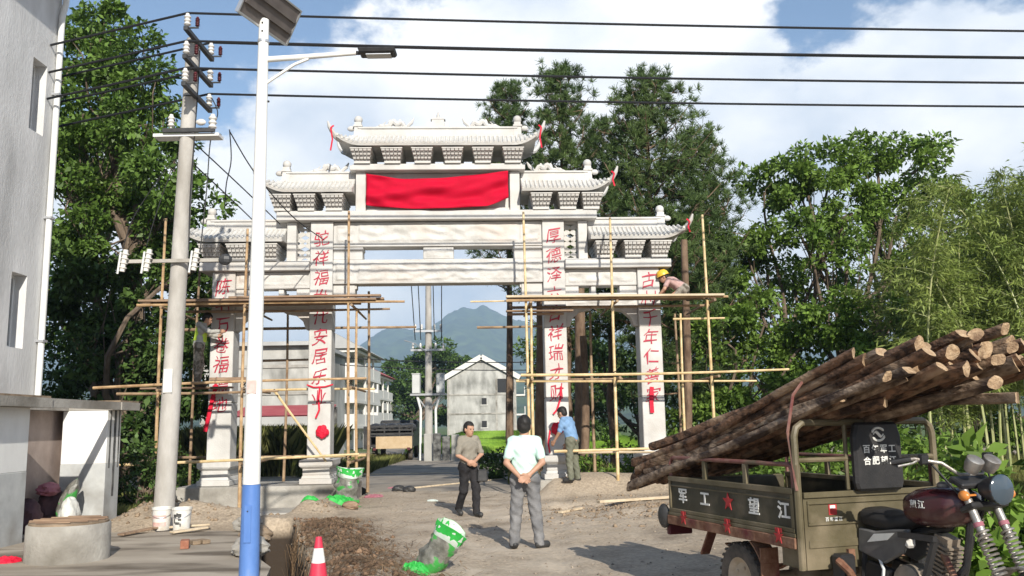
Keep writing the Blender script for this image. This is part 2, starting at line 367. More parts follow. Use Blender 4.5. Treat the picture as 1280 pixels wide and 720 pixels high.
# ================================================================== THE SETTING
# smooth value noise for terrain, on arrays
_perm = RNG.random((256, 256))
def vnoise(x, y, s):
    x = np.asarray(x, float)*s; y = np.asarray(y, float)*s
    xi = np.floor(x).astype(int); yi = np.floor(y).astype(int); fx = x-xi; fy = y-yi
    fx = fx*fx*(3-2*fx); fy = fy*fy*(3-2*fy)
    g = lambda a, b: _perm[a % 256, b % 256]
    return (g(xi,yi)*(1-fx)+g(xi+1,yi)*fx)*(1-fy) + (g(xi,yi+1)*(1-fx)+g(xi+1,yi+1)*fx)*fy
def sstep(a, b, x): t = np.clip((x-a)/(b-a), 0, 1); return t*t*(3-2*t)
TR0 = np.array([-4.30, 16.2]); TR1 = np.array([-2.15, 8.8])     # line of the dug trench
def trench_d(x, y):
    d = TR1-TR0; ln = np.hypot(*d); d = d/ln; n = np.array([-d[1], d[0]])
    rx = x-TR0[0]; ry = y-TR0[1]; along = rx*d[0]+ry*d[1]
    return rx*n[0]+ry*n[1], along, ln        # positive: towards +X (road side)
def bump(x, y, cx, cy, r, h, rx=1.0): 
    q = np.sqrt(((x-cx)/rx)**2+(y-cy)**2)/r
    return h*np.exp(-q*q*1.6)
def height(x, y):
    x = np.asarray(x, float); y = np.asarray(y, float)
    near = np.exp(-(np.maximum(0, y-30)/25)**2)
    h = (vnoise(x+40, y+40, .5)-.5)*.06*near + (vnoise(x+9, y+3, 2.1)-.5)*.022*near + (vnoise(x+9, y+3, 7.0)-.5)*.010*near
    # rubble and spoil near the pit on the right
    sp = np.exp(-(((x-2.6)/2.6)**2+((y-16.2)/2.2)**2))
    h = h + sp*(vnoise(x, y, 1.5)*.16+vnoise(x+5, y+1, 4.5)*.07+vnoise(x+2, y+7, 11)*.03)
    h = h + bump(x, y, 1.25, 17.8, .42, -.30, 1.7)
    h = h + bump(x, y, 3.3, 20.6, 2.2, .20, 1.3) + bump(x, y, 1.4, 20.6, 1.5, .17)
    # sand and soil heaps by the utility pole
    h = h + bump(x, y, -6.15, 16.1, .85, .40, 1.3)*(.8+.4*vnoise(x, y, 3)) + bump(x, y, -4.9, 15.9, .6, .22, 1.4) + bump(x, y, -6.9, 17.3, .6, .35)
    h = h + bump(x, y, -4.05, 17.7, .75, .30)*(.7+.6*vnoise(x, y, 3))
    h = h - .22*sstep(16.9, 17.6, y)*(1-sstep(19.9, 20.3, y))*sstep(-7.3,-6.6,x)*(1-sstep(-4.6,-4.0,x))
    h = h + .26*sstep(19.2, 19.95, y)*(1-sstep(21.6, 22.4, y))*sstep(.4,.9,x)*(1-sstep(4.3,5.4,x))
    for c0, c1 in ((-1.9,-.9),(-.35,.55),(.75,1.5)):
        cx = c0+(c1-c0)*0+.18*np.sin(y*.35+c0)+ (c0*.02)*(y-12); q = np.exp(-((x-cx)/.13)**2); rut = sstep(8,10,y)*(1-sstep(19,22,y))
        h = h - rut*q*(.018+.010*np.sin(y*38+x*20)) + rut*np.exp(-((np.abs(x-cx)-.22)/.07)**2)*.018*vnoise(x,y,3)
    # low ground behind the left footing, a ditch
    h = h - .45*sstep(20.9, 21.6, y)*(1-sstep(25.5, 27, y))*(1-sstep(-4.6, -3.6, x))
    # trench
    d, al, ln = trench_d(x, y)
    ends = sstep(-.35, .05, al)*(1-sstep(ln-.2, ln+.3, al))
    w = .26+.08*(vnoise(x, y, 1.3)-.5) + .10*sstep(5, 9, al)
    cut = 1-sstep(w-.05, w+.06, np.abs(d))
    bank = np.exp(-((d-.85)/.42)**2)*sstep(.2, .6, d)
    h = h + ends*bank*(.05+.09*vnoise(x, y, 2.2))*sstep(0,1.5,al) 
    h = h*(1-cut*ends) - cut*ends*(1.25+.1*vnoise(x, y, 5))
    return h
def axis(a, b, step, lo, hi, g=1.22):
    v = list(np.arange(a, b+1e-6, step)); s = step
    while v[-1] < hi: s *= g; v.append(v[-1]+s)
    s = step
    while v[0] > lo: s *= g; v.insert(0, v[0]-s)
    return np.array(v)
gx = axis(-7.2, 5.2, .08, -6000, 6000); gy = axis(6.6, 21.8, .08, -2500, 8000)
GX, GY_ = np.meshgrid(gx, gy); GZ = height(GX, GY_)
nx, ny = len(gx), len(gy)
idx = np.arange(nx*ny).reshape(ny, nx)
F = np.stack([idx[:-1,:-1], idx[:-1,1:], idx[1:,1:], idx[1:,:-1]], -1).reshape(-1, 4)
# ground: packed earth, damp and dusty patches, greener far off
gm = mat('packed_earth', (.285,.225,.160), (.445,.365,.275), .55, .95, .9, 12, c3=(.185,.145,.105), scale3=1.1, lo3=.52, hi3=.72, detail=9)
def ground_extra(m):
    t = m.node_tree; b = t.nodes['Principled BSDF']; base = b.inputs['Base Color'].links[0].from_socket
    co = t.nodes.new('ShaderNodeTexCoord'); sp = t.nodes.new('ShaderNodeSeparateXYZ'); t.links.new(co.outputs['Object'], sp.inputs[0])
    # fine grit speckle
    n = t.nodes.new('ShaderNodeTexNoise'); n.inputs['Scale'].default_value = 22; n.inputs['Detail'].default_value = 4; t.links.new(co.outputs['Object'], n.inputs['Vector'])
    h = t.nodes.new('ShaderNodeHueSaturation'); q = t.nodes.new('ShaderNodeMapRange'); q.inputs[1].default_value = .3; q.inputs[2].default_value = .7; q.inputs[3].default_value = .72; q.inputs[4].default_value = 1.28
    t.links.new(n.outputs['Fac'], q.inputs[0]); t.links.new(q.outputs[0], h.inputs['Value']); t.links.new(base, h.inputs['Color'])
    # pale worn wheel track up the middle
    def band(c, w):
        a = t.nodes.new('ShaderNodeMath'); a.operation = 'SUBTRACT'; a.inputs[1].default_value = c; t.links.new(sp.outputs[0], a.inputs[0])
        bb = t.nodes.new('ShaderNodeMath'); bb.operation = 'ABSOLUTE'; t.links.new(a.outputs[0], bb.inputs[0])
        mm = t.nodes.new('ShaderNodeMapRange'); mm.inputs[1].default_value = w; mm.inputs[2].default_value = 0; t.links.new(bb.outputs[0], mm.inputs[0]); return mm.outputs[0]
    x = t.nodes.new('ShaderNodeMix'); x.data_type = 'RGBA'; x.inputs[7].default_value = (.50,.425,.335,1)
    n2 = t.nodes.new('ShaderNodeTexNoise'); n2.inputs['Scale'].default_value = 1.3; n2.inputs['Detail'].default_value = 8; t.links.new(co.outputs['Object'], n2.inputs['Vector'])
    q2 = t.nodes.new('ShaderNodeMapRange'); q2.inputs[1].default_value = .38; q2.inputs[2].default_value = .66; t.links.new(n2.outputs['Fac'], q2.inputs[0])
    mu = t.nodes.new('ShaderNodeMath'); mu.operation = 'MULTIPLY'; t.links.new(q2.outputs[0], mu.inputs[0]); t.links.new(band(-.4, 3.2), mu.inputs[1])
    t.links.new(mu.outputs[0], x.inputs[0]); t.links.new(h.outputs[0], x.inputs[6])
    # grass green beyond the site
    d = t.nodes.new('ShaderNodeMapRange'); d.inputs[1].default_value = 44; d.inputs[2].default_value = 62; t.links.new(sp.outputs[1], d.inputs[0])
    g = t.nodes.new('ShaderNodeMix'); g.data_type = 'RGBA'; g.inputs[7].default_value = (.085,.125,.035,1)
    t.links.new(d.outputs[0], g.inputs[0]); t.links.new(x.outputs[2], g.inputs[6]); t.links.new(g.outputs[2], b.inputs['Base Color'])
ground_extra(gm)
def soil_and_shade(m):          # dark soil colour by depth, with the trench's shade painted in
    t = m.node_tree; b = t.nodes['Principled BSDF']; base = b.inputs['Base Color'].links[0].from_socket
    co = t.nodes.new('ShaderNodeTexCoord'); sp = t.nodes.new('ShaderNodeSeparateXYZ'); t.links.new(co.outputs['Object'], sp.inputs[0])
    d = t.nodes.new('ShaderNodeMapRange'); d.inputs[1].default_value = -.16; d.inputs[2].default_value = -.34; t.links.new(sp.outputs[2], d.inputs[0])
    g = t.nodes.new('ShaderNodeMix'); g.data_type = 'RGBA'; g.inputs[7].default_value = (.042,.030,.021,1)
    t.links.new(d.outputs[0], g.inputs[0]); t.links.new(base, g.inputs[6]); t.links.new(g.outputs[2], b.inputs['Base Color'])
soil_and_shade(gm)
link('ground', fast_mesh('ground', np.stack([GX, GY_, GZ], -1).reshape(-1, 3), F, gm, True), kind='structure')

# the asphalt lane running away through the gate
def sheet(name, pts, z, m, kind='structure', sub=1):
    mb = MB(); mb.poly([(x, y, z) for x, y in pts]); o = mb.build(name, m); 
    if kind: o['kind'] = kind
    return o
lane = mat('dusty_lane', (.235,.20,.16), (.34,.295,.24), .6, .9, .3, 20, c3=(.145,.13,.115), scale3=.8)
mb = MB()
ys = [20.8, 23.2, 26, 30, 36, 44, 55, 70, 95, 130]; xl = [-3.4, -3.8, -4.7, -4.9, -5.4, -6.4, -8.2, -10.6, -15, -22]; xr = [.2, .0, -.2, -.8, -1.6, -3.0, -5.0, -7.6, -12.0, -19]
lz = [-.08,.04]+[.045]*8
for i in range(len(ys)-1): mb.poly([(xl[i],ys[i],lz[i]),(xr[i],ys[i],lz[i]),(xr[i+1],ys[i+1],lz[i+1]),(xl[i+1],ys[i+1],lz[i+1])])
mb.build('lane', lane, kind='structure')

# cast concrete apron round the buildings at the left, its edge broken off along the trench
ap = mat('apron_concrete', (.27,.228,.178), (.42,.365,.295), .9, .85, .6, 22, c3=(.13,.105,.078), scale3=1.1, lo3=.49, hi3=.62, stretch=(.5,1.5,1))
edge = [(-1.98,7.6),(-2.3,8.6),(-2.42,9.2),(-2.72,9.9),(-2.86,10.6),(-3.2,11.3),(-3.38,12.1),(-3.75,12.9),(-4.0,13.7),(-4.4,14.3),(-5.2,14.5),(-6.0,14.3),(-7.0,14.6),(-7.25,16.6),(-12,16.6),(-12,5.5),(-1.5,5.5)]
mb = MB()
top = [(x, y, .055) for x, y in edge]; bot = [(x-.03, y, -.22) for x, y in edge]; n = len(edge)
mb.poly(top)
for i in range(n): j = (i+1) % n; mb.poly([bot[i], bot[j], top[j], top[i]])
mb.build('pavement', ap, kind='structure')

# ------------------------------------------------------------------ mountains
def ridge(name, pts, Y, depth, seed, m):
    # pts: skyline (px, py) in the photograph read at distance Y; the slope comes down towards the viewer
    P = [at(px, py, Y) for px, py in pts]; xs = np.array([p.x for p in P]); zs = np.array([p.z for p in P])
    n = 760; k = 40
    X = np.linspace(xs[0], xs[-1], n); Z = np.interp(X, xs, zs)
    V = []
    for j in range(k):
        t = j/(k-1)                                     # 0 at the crest, 1 at the foot
        yy = Y - depth*t
        prof = (1-t)**1.25
        nz = (vnoise(X+seed, np.full(n, yy), 1/210.)-.5)*150*min(1, 4*t)*(1-t) + (vnoise(X+seed, np.full(n, yy), 1/70.)-.5)*55*min(1, 5*t)*(1-t*.8)
        rough = (vnoise(X+seed*2, np.full(n, yy*1.3), 1/31.)-.5)*22*min(1,.45+3*t)+(vnoise(X+seed*3, np.full(n, yy*2.1), 1/12.)-.5)*9
        V.append(np.stack([X*(1-.0*t), np.full(n, yy), Z*prof+nz*prof**.5+rough*(1-t*.6)-4*t], -1))
    for t in (.5, 1.0):                                  # back slope
        V.insert(0, np.stack([X, np.full(n, Y+depth*.6*t), Z*(1-t)-6*t], -1))
    V = np.concatenate(V); kk = k+2; ii = np.arange(n*kk).reshape(kk, n)
    F = np.stack([ii[:-1,:-1], ii[1:,:-1], ii[1:,1:], ii[:-1,1:]], -1).reshape(-1, 4)
    o = link(name, fast_mesh(name, V, F, m, True), kind='structure'); return o
ridge('mountain', [(-900,470),(-300,420),(150,455),(330,452),(420,446),(445,436),(470,418),(490,408),(515,412),(540,408),(560,394),(578,384),(592,386),(606,382),(622,392),(650,402),(700,412),(800,420),(1000,440),(1500,400),(2200,470)], 3400, 1500, 11, 'foliage_far')
ridge('hill', [(-700,500),(100,492),(380,488),(440,482),(500,474),(560,468),(620,474),(700,462),(800,470),(950,478),(1300,470),(2000,505)], 1500, 800, 57, 'foliage_far')

# ------------------------------------------------------------------ the haze: one closed box of even thin air round everything
hz = bpy.data.materials.new('haze_air'); hz.use_nodes = True; t = hz.node_tree; t.nodes.remove(t.nodes['Principled BSDF'])
pv = t.nodes.new('ShaderNodeVolumePrincipled'); pv.inputs['Color'].default_value = (.54,.75,1,1); pv.inputs['Density'].default_value = .00028; pv.inputs['Anisotropy'].default_value = .0
t.links.new(pv.outputs[0], t.nodes['Material Output'].inputs['Volume'])
mb = MB(); mb.box(-6500, 6500, -3000, 8500, -12, 470)
mb.build('haze', hz, kind='stuff')

# ================================================================== BUILDINGS
# white rendered building at the left edge
def wall_with_holes(mb, X, y0, y1, z0, z1, holes, depth):
    # wall in the plane x = X facing +x; holes (ya, yb, za, zb) recessed
    ysn = sorted({y0, y1, *[h[0] for h in holes], *[h[1] for h in holes]}); zsn = sorted({z0, z1, *[h[2] for h in holes], *[h[3] for h in holes]})
    for a, b in zip(ysn, ysn[1:]):
        for c, d in zip(zsn, zsn[1:]):
            if any(h[0] <= a and b <= h[1] and h[2] <= c and d <= h[3] for h in holes): continue
            mb.poly([(X,a,c),(X,b,c),(X,b,d),(X,a,d)])
    for ya, yb, za, zb in holes:
        q = X-depth
        mb.poly([(X,yb,za),(q,yb,za),(q,yb,zb),(X,yb,zb)]); mb.poly([(X,ya,za),(X,ya,zb),(q,ya,zb),(q,ya,za)])
        mb.poly([(X,ya,zb),(X,yb,zb),(q,yb,zb),(q,ya,zb)]); mb.poly([(X,ya,za),(q,ya,za),(q,yb,za),(X,yb,za)])
WX = -8.3
b = thing('white_building', 'tall white rendered building with slit windows and a downpipe at the left edge', 'building', (WX, 15.4, 0))
wins = [(-.82,-.36,6.85,8.15), (-1.02,-.55,3.05,4.3), (-3.4,-2.6,6.85,8.15), (-3.4,-2.6,3.05,4.3), (-6.4,-5.6,6.85,8.15), (-6.4,-5.6,3.05,4.3)]
mb = MB(); wall_with_holes(mb, 0, -9.5, 0, -.3, 10.0, wins, .26)
mb.poly([(0,0,-.3),(-9,0,-.3),(-9,0,10),(0,0,10)]); mb.poly([(-9,-9.5,-.3),(0,-9.5,-.3),(0,-9.5,10),(-9,-9.5,10)]); mb.poly([(-9,0,-.3),(-9,-9.5,-.3),(-9,-9.5,10),(-9,0,10)])
mb.build('wall', 'white_wall', b)
for ya, yb, za, zb in wins:
    f = MB().box(-.28, -.24, ya, yb, za, zb).build('window', 'glass', b)
    m2 = MB(); m2.box(-.238,-.21,ya,yb,za,za+.05); m2.box(-.238,-.21,ya,yb,zb-.05,zb); m2.box(-.238,-.21,ya,ya+.04,za+.05,zb-.05); m2.box(-.238,-.21,yb-.04,yb,za+.05,zb-.05)
    m2.build('frame', 'pvc', f)
mb = MB(); mb.box(-9.3, .55, -9.8, .35, 10.0, 10.18); mb.build('roof', 'concrete', b, bevel=.01)
mb = MB(); mb.tube([(.07,-.10,2.15),(.07,-.10,9.2),(.10,-.06,9.5),(.12,-.06,9.95)], .055, 10); mb.build('downpipe', 'pvc', b, True)
for z in (3.2, 5.4, 7.7): MB().box(0.0, .14, -.17, -.03, z, z+.04).build('pipe_clip', 'alu', b)

# low open-fronted shelter built against it
s = thing('concrete_shelter', 'low flat-roofed white and grey shelter with an open bay holding sacks', 'shelter', (0,0,0))
def dado_wall(x0,x1,y0,y1,name,zt=2.02,zd=1.08):
    o = MB().box(x0,x1,y0,y1,zd,zt).build(name, 'white_paint', s, bevel=.008)
    MB().box(x0-.003,x1+.003,y0-.003,y1+.003,-.2,zd).build('dado', 'grey_paint', o, bevel=.008)
dado_wall(-7.6,-7.25, 6.0, 13.3, 'wall'); dado_wall(-8.05,-7.25,15.85,16.4,'pillar')
MB().box(-8.28,-8.2,13.3,16.4,-.1,2.02).build('back_wall','mould_inside',s)
MB().box(-8.2,-8.05,16.2,16.32,-.1,2.02).build('end_wall','mould_inside',s)
MB().box(-8.28,-7.6,13.2,13.29,-.1,2.02).build('partition','mould_inside',s)
for x1,y0,y1 in ((-7.0,5.8,13.45),(-7.95,13.45,15.84),(-7.0,15.84,16.6)):  # slab cut back over the bay so the sun reaches the pillar
    if x1 < -7.5: MB().box(-7.10,-7.02,y0+.002,y1-.002,2.022,2.158).build('slab_edge_strip','concrete',s)  # added thin strip, carries the roof edge across the cut-back bay
    o = MB().box(-8.29,x1,y0,y1,2.02,2.16).build('roof_slab','concrete',s); MB().box(-8.29,x1-.03,y0,y1,2.16,2.19).build('screed','soil',o)
for y, w in ((15.95,.05),(16.12,.08),(16.3,.04)): MB().box(-7.25,-7.243,y,y+w,.5 if w>.06 else 1.0,2.02).build('damp_streak','blackstain',s)

# sacks inside
def sack(name, label, cat, c, r, m, seed, group=None, tilt=(0,0,0)):
    mb = MB(); rr = random.Random(seed); M = Matrix.Rotation(tilt[0],3,'X') @ Matrix.Rotation(tilt[1],3,'Y') @ Matrix.Rotation(tilt[2],3,'Z')
    n, k = 30, 22; vs = []
    for i in range(k+1):
        a = -math.pi/2+math.pi*i/k
        for j in range(n):
            t = 2*math.pi*j/n; ca = abs(math.cos(a))**.6*(1 if math.cos(a) > 0 else -1)
            q = (1-.16*math.sin(a))*(1+.10*math.sin(3*t+seed)+.07*math.sin(5*t+4*a+seed*2)+.05*math.sin(9*a+2*t)+.035*math.sin(11*t-6*a+seed)+.03*math.sin(15*a+7*t+seed)+rr.uniform(-.015,.015))
            vs.append(M @ Vector((r[0]*ca*math.cos(t)*q, r[1]*ca*math.sin(t)*q, r[2]*math.sin(a)*(1+.08*math.sin(2*t+seed)))) )
    zmin = min(v.z for v in vs)
    mb.add(vs, [(i*n+j, i*n+(j+1)%n, (i+1)*n+(j+1)%n, (i+1)*n+j) for i in range(k) for j in range(n)])
    o = mb.build(name, m, smooth=True); o.location = (c[0], c[1], c[2]-zmin); tag(o, label, cat, group); return o
sack('sack','dark purple bulging sack deepest in the shelter bay','sack',(-7.95,15.4,0),(.20,.26,.34),'sack_purple',1)
sack('sack','dark maroon sack slumped low at the left inside the shelter bay','sack',(-7.85,14.5,0),(.20,.28,.28),'sack_purple',2)
sack('sack','pink sack lying on top of the dark sacks in the shelter','sack',(-7.88,15.2,.58),(.15,.26,.11),'sack_pink',3)
sack('sack','grey printed woven sack leaning in the shelter opening','sack',(-7.62,15.35,.12),(.12,.19,.36),'bag_film',4, tilt=(0,.35,.2))
sack('sack','white woven sack slumped at the foot of the shelter opening','sack',(-7.42,15.0,0),(.15,.19,.27),'sack_white',5)

# ---- far houses
def house(name, label, cat='house', **k): return thing(name, label, cat, **k)
# long grey two-storey wall behind the left columns
b = thing('long_house', 'long pale concrete house wall behind the left gate columns', 'house', (at(255,430,46).x, 46, 0))
mb = MB(); mb.box(0, 5.7, 0, 9, -.4, 5.9); mb.build('wall','plaster',b)
for z in (1.9, 3.35, 4.75): MB().box(-.05,5.75,-.06,.02,z,z+.16).build('floor_band','concrete',b)
MB().box(-.4,5.95,-.4,9.4,5.9,6.1).build('roof','roof_grey',b)
l = thing('lean_to_shed','open lean-to shed with a red sheet roof below the pale house','shed',(at(288,520,40).x,40,0))
mb = MB(); mb.poly([(0,-.4,2.2),(4.3,-.4,2.2),(4.3,2.4,2.72),(0,2.4,2.72)]); mb.poly([(0,-.4,2.15),(0,2.4,2.67),(4.3,2.4,2.67),(4.3,-.4,2.15)]); mb.build('roof','roof_red',l)
MB().box(0,4.3,-.42,-.36,1.75,2.15).build('fascia','roof_grey',l)
for x in (.1,1.4,2.8,4.1): MB().box(x,x+.12,-.2,-.08,-.3,1.75).build('post','concrete',l)
MB().box(0,4.3,2.5,2.6,-.3,2.6).build('back_wall','blackstain',l)
# gable house
A = at(559,530,110); B = at(646,530,110); wd = B.x-A.x
g = thing('gable_house','grey weathered three-storey house showing its plain gable end','house',(A.x,110,0))
mb = MB(); mb.prism([(0,-1),(wd,-1),(wd,7.6),(wd*.5,9.9),(0,7.6)],(0,12)); mb.build('wall','plaster',g)
mb = MB(); mb.beam((-.5,-.3,7.35),(wd*.5,-.3,10.02),.6,.22,up=(0,-1,0)); mb.beam((wd+.5,-.3,7.35),(wd*.5,-.3,10.02),.6,.22,up=(0,-1,0)); 
mb.poly([(-.6,-.3,7.4),(wd/2,-.3,10.2),(wd/2,12.4,10.2),(-.6,12.4,7.4)]); mb.poly([(wd+.6,-.3,7.4),(wd+.6,12.4,7.4),(wd/2,12.4,10.2),(wd/2,-.3,10.2)]); mb.build('roof','house_white',g)
for z in (2.9,5.25): MB().box(0,wd,-.08,0.02,z,z+.18).build('floor_band','concrete',g)
for x in (.03,wd*.70,wd-.28): MB().box(x,x+.22,-.07,.02,-1,7.4).build('corner_pier','concrete',g)
MB().box(wd*.73,wd-.3,-.04,.02,5.55,7.25).build('window','dark',g)
for z in (1.3,4.1): 
    f = MB().box(wd*.5,wd*.57,-.05,.02,z,z+.8).build('window','dark',g); MB().box(wd*.48,wd*.59,-.12,-.05,z-.12,z-.02).build('sill','house_white',f)
for z in (5.1,2.7): 
    f = MB().box(wd,wd+1.1,0,4,z,z+.2).build('balcony','house_white',g); MB().box(wd+1.0,wd+1.1,0,4,z+.2,z+1.1).build('parapet','house_white',f)
# houses along the lane
def row_house(label, px0, px1, Y, top, n, m):
    a = at(px0,530,Y); c = at(px1,530,Y); w = c.x-a.x; zt = at(px1,top,Y).z; hh = zt/n
    h = thing('row_house', label, 'house', (a.x,Y,0), 0)
    MB().box(0,w,0,11,-.5,zt).build('wall',m,h)
    for i in range(n):
        z0 = i*hh
        sl = MB().box(-.1,w+1.25,-.25,11,z0+hh-.25,z0+hh-.05).build('balcony','house_white',h)
        if i: 
            mb = MB(); mb.box(w+1.1,w+1.2,-.2,11,z0-.05,z0+.75); mb.box(w,w+1.1,-.2,-.1,z0-.05,z0+.75); mb.build('parapet','house_white',sl)
        for k in range(4):
            y = .8+k*2.7; f = MB().box(w-.03,w+.03,y,y+1.3,z0+.7,z0+hh-.6).build('window','glass',h)
            MB().box(w+.03,w+.07,y-.1,y+1.4,z0+.58,z0+.68).build('sill','house_white',f)
        for x in (w*.25, w*.62):
            f = MB().box(x,x+w*.22,-.04,.02,z0+.8,z0+hh-.7).build('window','glass',h); MB().box(x-.1,x+w*.22+.1,-.1,-.04,z0+.68,z0+.78).build('sill','house_white',f)
    for y in (-.1, 3.7, 7.4): MB().box(w+1.05,w+1.22,y,y+.17,-.5,zt-.25).build('column','house_white',h)
    mb = MB(); mb.prism([(-.5,zt),(w+1.6,zt),(w*.55,zt+1.3)],(-.5,11.5)); mb.build('roof','roof_red' if m == 'house_tan' else 'roof_grey',h)
    return h
row_house('nearer white four-storey balconied house left of the lane', 396, 424, 62, 436, 4, 'house_white')
row_house('farther cream balconied house with a red roof left of the lane', 428, 458, 92, 468, 3, 'house_tan')
row_house('farthest small white house beside the dark tree on the lane', 452, 468, 120, 492, 3, 'house_white')
# ================================================================== THE GATE (paifang)
YAW = R(2.6)
gu = Vector((math.cos(YAW), math.sin(YAW), 0))
GL = Vector((0, 20.5, 0)) + gu*(-1.73)
G = thing('memorial_gate', 'white carved stone memorial archway with three tiers of tiled roofs and red couplets', 'archway', GL, YAW)
GM = Matrix.Translation(GL) @ Matrix.Rotation(YAW, 4, 'Z')
def gw(x, y, z): return GM @ Vector((x, y, z))                    # gate coordinates -> world
CD = .55                                                           # depth of the columns
couplets = {-1:('驼祥福世代安居乐业', 2.735, 6.05), 1:('厚德泽六合祥瑞才财', 2.735, 6.07), -2:('陈书万卷福德地', 4.98, 4.92), 2:('古村千年仁善家', 4.98, 4.98)}
def column(sgn, cx, ztop, text, zt, pitch):
    X = sgn*cx; hw = .262
    # stepped pedestal (the part), column blocks and characters (sub-parts)
    mb = MB(); mb.box(X-.36,X+.36,-.34,CD+.34,.40,.52); mb.taper(X-.33,X+.33,-.30,CD+.30,.52,.60,-.03,-.03); mb.box(X-.30,X+.30,-.27,CD+.27,.60,.74)
    mb.taper(X-.30,X+.30,-.27,CD+.27,.74,.80,.07,.07); mb.box(X-.37,X+.37,-.34,CD+.34,.80,.93)
    col = mb.build('column','stone',G,bevel=.012)
    zs = [.93, 2.24, 3.88, ztop]
    for a, b2 in zip(zs, zs[1:]):
        MB().box(X-hw,X+hw,0,CD,a+.004,b2-.004).build('stone_block','stone',col,bevel=.014)
    MB().box(X-hw+.02,X+hw-.02,.02,CD-.02,.9,ztop-.02).build('core','joint',col)
    # buttress slabs at the foot, front and back
    for y0, y1, s2 in ((-.27,0,-1),(CD,CD+.27,1)):
        poly = [(0,.93),(0,2.0),(s2*.06,1.96),(s2*.10,1.75),(s2*.12,1.45),(s2*.20,1.32),(s2*.22,1.12),(s2*.17,.98),(s2*.17,.93)]
        M2 = Matrix.Translation((X, y0 if s2 > 0 else 0, 0)) @ Matrix.Rotation(R(90),4,'Z')
        if s2 > 0: MB().prism([(p[0],p[1]) for p in poly],(-.09,.09),M2).build('buttress','stone_carved',col,bevel=.01)
    for i, ch in enumerate(text):
        mb = MB(); z = zt - pitch*i
        glyph(mb, ch, .365, .40, Matrix.Translation((X, -.004 if not (z < 3.89 and z > 3.87) else -.004, z)), shear=.10, off=.0, brush=.9, depth=.35, seed=i*7+int(cx*10)*sgn)
        mb.build('character','red_paint',col)
for k, (txt, cx, zt) in couplets.items():
    column(1 if k > 0 else -1, cx, 6.46 if abs(k) == 1 else 5.27, txt, zt, .464 if abs(k) == 1 else .452)
def gbox(name, x0,x1,z0,z1,y0=.06,y1=None,m='stone',bevel=.012):
    return MB().box(x0,x1,y0,CD-.06 if y1 is None else y1,z0,z1).build(name,m,G,bevel=bevel)
def carved(name, x0,x1,z0,z1,y,seed,par=None):
    # shallow relief of waves and clouds cut in the face of a beam
    nx_ = max(8,int((x1-x0)/.022)); nz_ = max(6,int((z1-z0)/.022))
    xx = np.linspace(x0,x1,nx_); zz = np.linspace(z0,z1,nz_); XX,ZZ = np.meshgrid(xx,zz)
    q = np.sin(XX*9+2.2*np.sin(ZZ*11+seed)+3*vnoise(XX+seed,ZZ,2.3))*.5 + np.sin(ZZ*26+4*vnoise(XX*1.3+seed,ZZ,2.8)+2*np.sin(XX*4+seed))*.5 + (vnoise(XX+seed,ZZ+3,9)-.5)
    edge = np.minimum(np.minimum(XX-x0,x1-XX),np.minimum(ZZ-z0,z1-ZZ)); e = sstep(.03,.07,edge)
    YY = y - e*(.018+.016*np.clip(q,-1,1))
    ii = np.arange(nx_*nz_).reshape(nz_,nx_)
    F = np.stack([ii[:-1,:-1],ii[:-1,1:],ii[1:,1:],ii[1:,:-1]],-1).reshape(-1,4)
    return link(name, fast_mesh(name, np.stack([XX,YY,ZZ],-1).reshape(-1,3), F, 'stone_carved', True), par or G)
# centre span
IN = 2.735-.262
gbox('cornice', -3.78,3.78,6.463,6.66,-.13,CD+.13)
gbox('cornice_fillet', -3.70,3.70,6.66,6.70,-.06,CD+.06)
o = gbox('upper_beam', -IN+.003,IN-.003,5.893,6.445,.07); carved('relief',-1.92,1.92,5.93,6.42,.066,1,o)
for s_ in (-1,1): carved('relief',min(s_*1.97,s_*2.43),max(s_*1.97,s_*2.43),5.93,6.42,.066,5+s_,o)
gbox('fillet', -IN+.003,IN-.003,5.845,5.888,.03)
o = gbox('panel_block', -.36,.36,5.545,5.84,.08); carved('relief',-.33,.33,5.56,5.82,.076,9,o)
for s_ in (-1,1):
    gbox('panel_block', *sorted((s_*1.79,s_*(IN-.003))),5.545,5.84,.09)
    gbox('capital', *sorted((s_*1.77,s_*(IN-.003))),5.77,5.838,.05)
o = gbox('lower_beam', -IN+.003,IN-.003,4.965,5.54,.05)
for a,b2,sd in ((-2.44,-1.98,21),(-1.92,1.92,22),(1.98,2.44,23)): carved('relief',a,b2,5.0,5.51,.046,sd,o)
for s_ in (-1,1):
    P = [(0,0),(.55,0),(.55,-.10),(.40,-.16),(.36,-.26),(.20,-.30),(.16,-.36),(0,-.36)]
    MB().prism([(s_*(-IN+p[0]) if s_ > 0 else (IN-p[0]), 4.96+p[1]) for p in P][::(1 if s_>0 else -1)],(.14,CD-.14)).build('corner_bracket','stone_carved',G,bevel=.008)
    gbox('bracket_block', *sorted((s_*1.96,s_*(IN-.003))),4.63,4.962,.12)
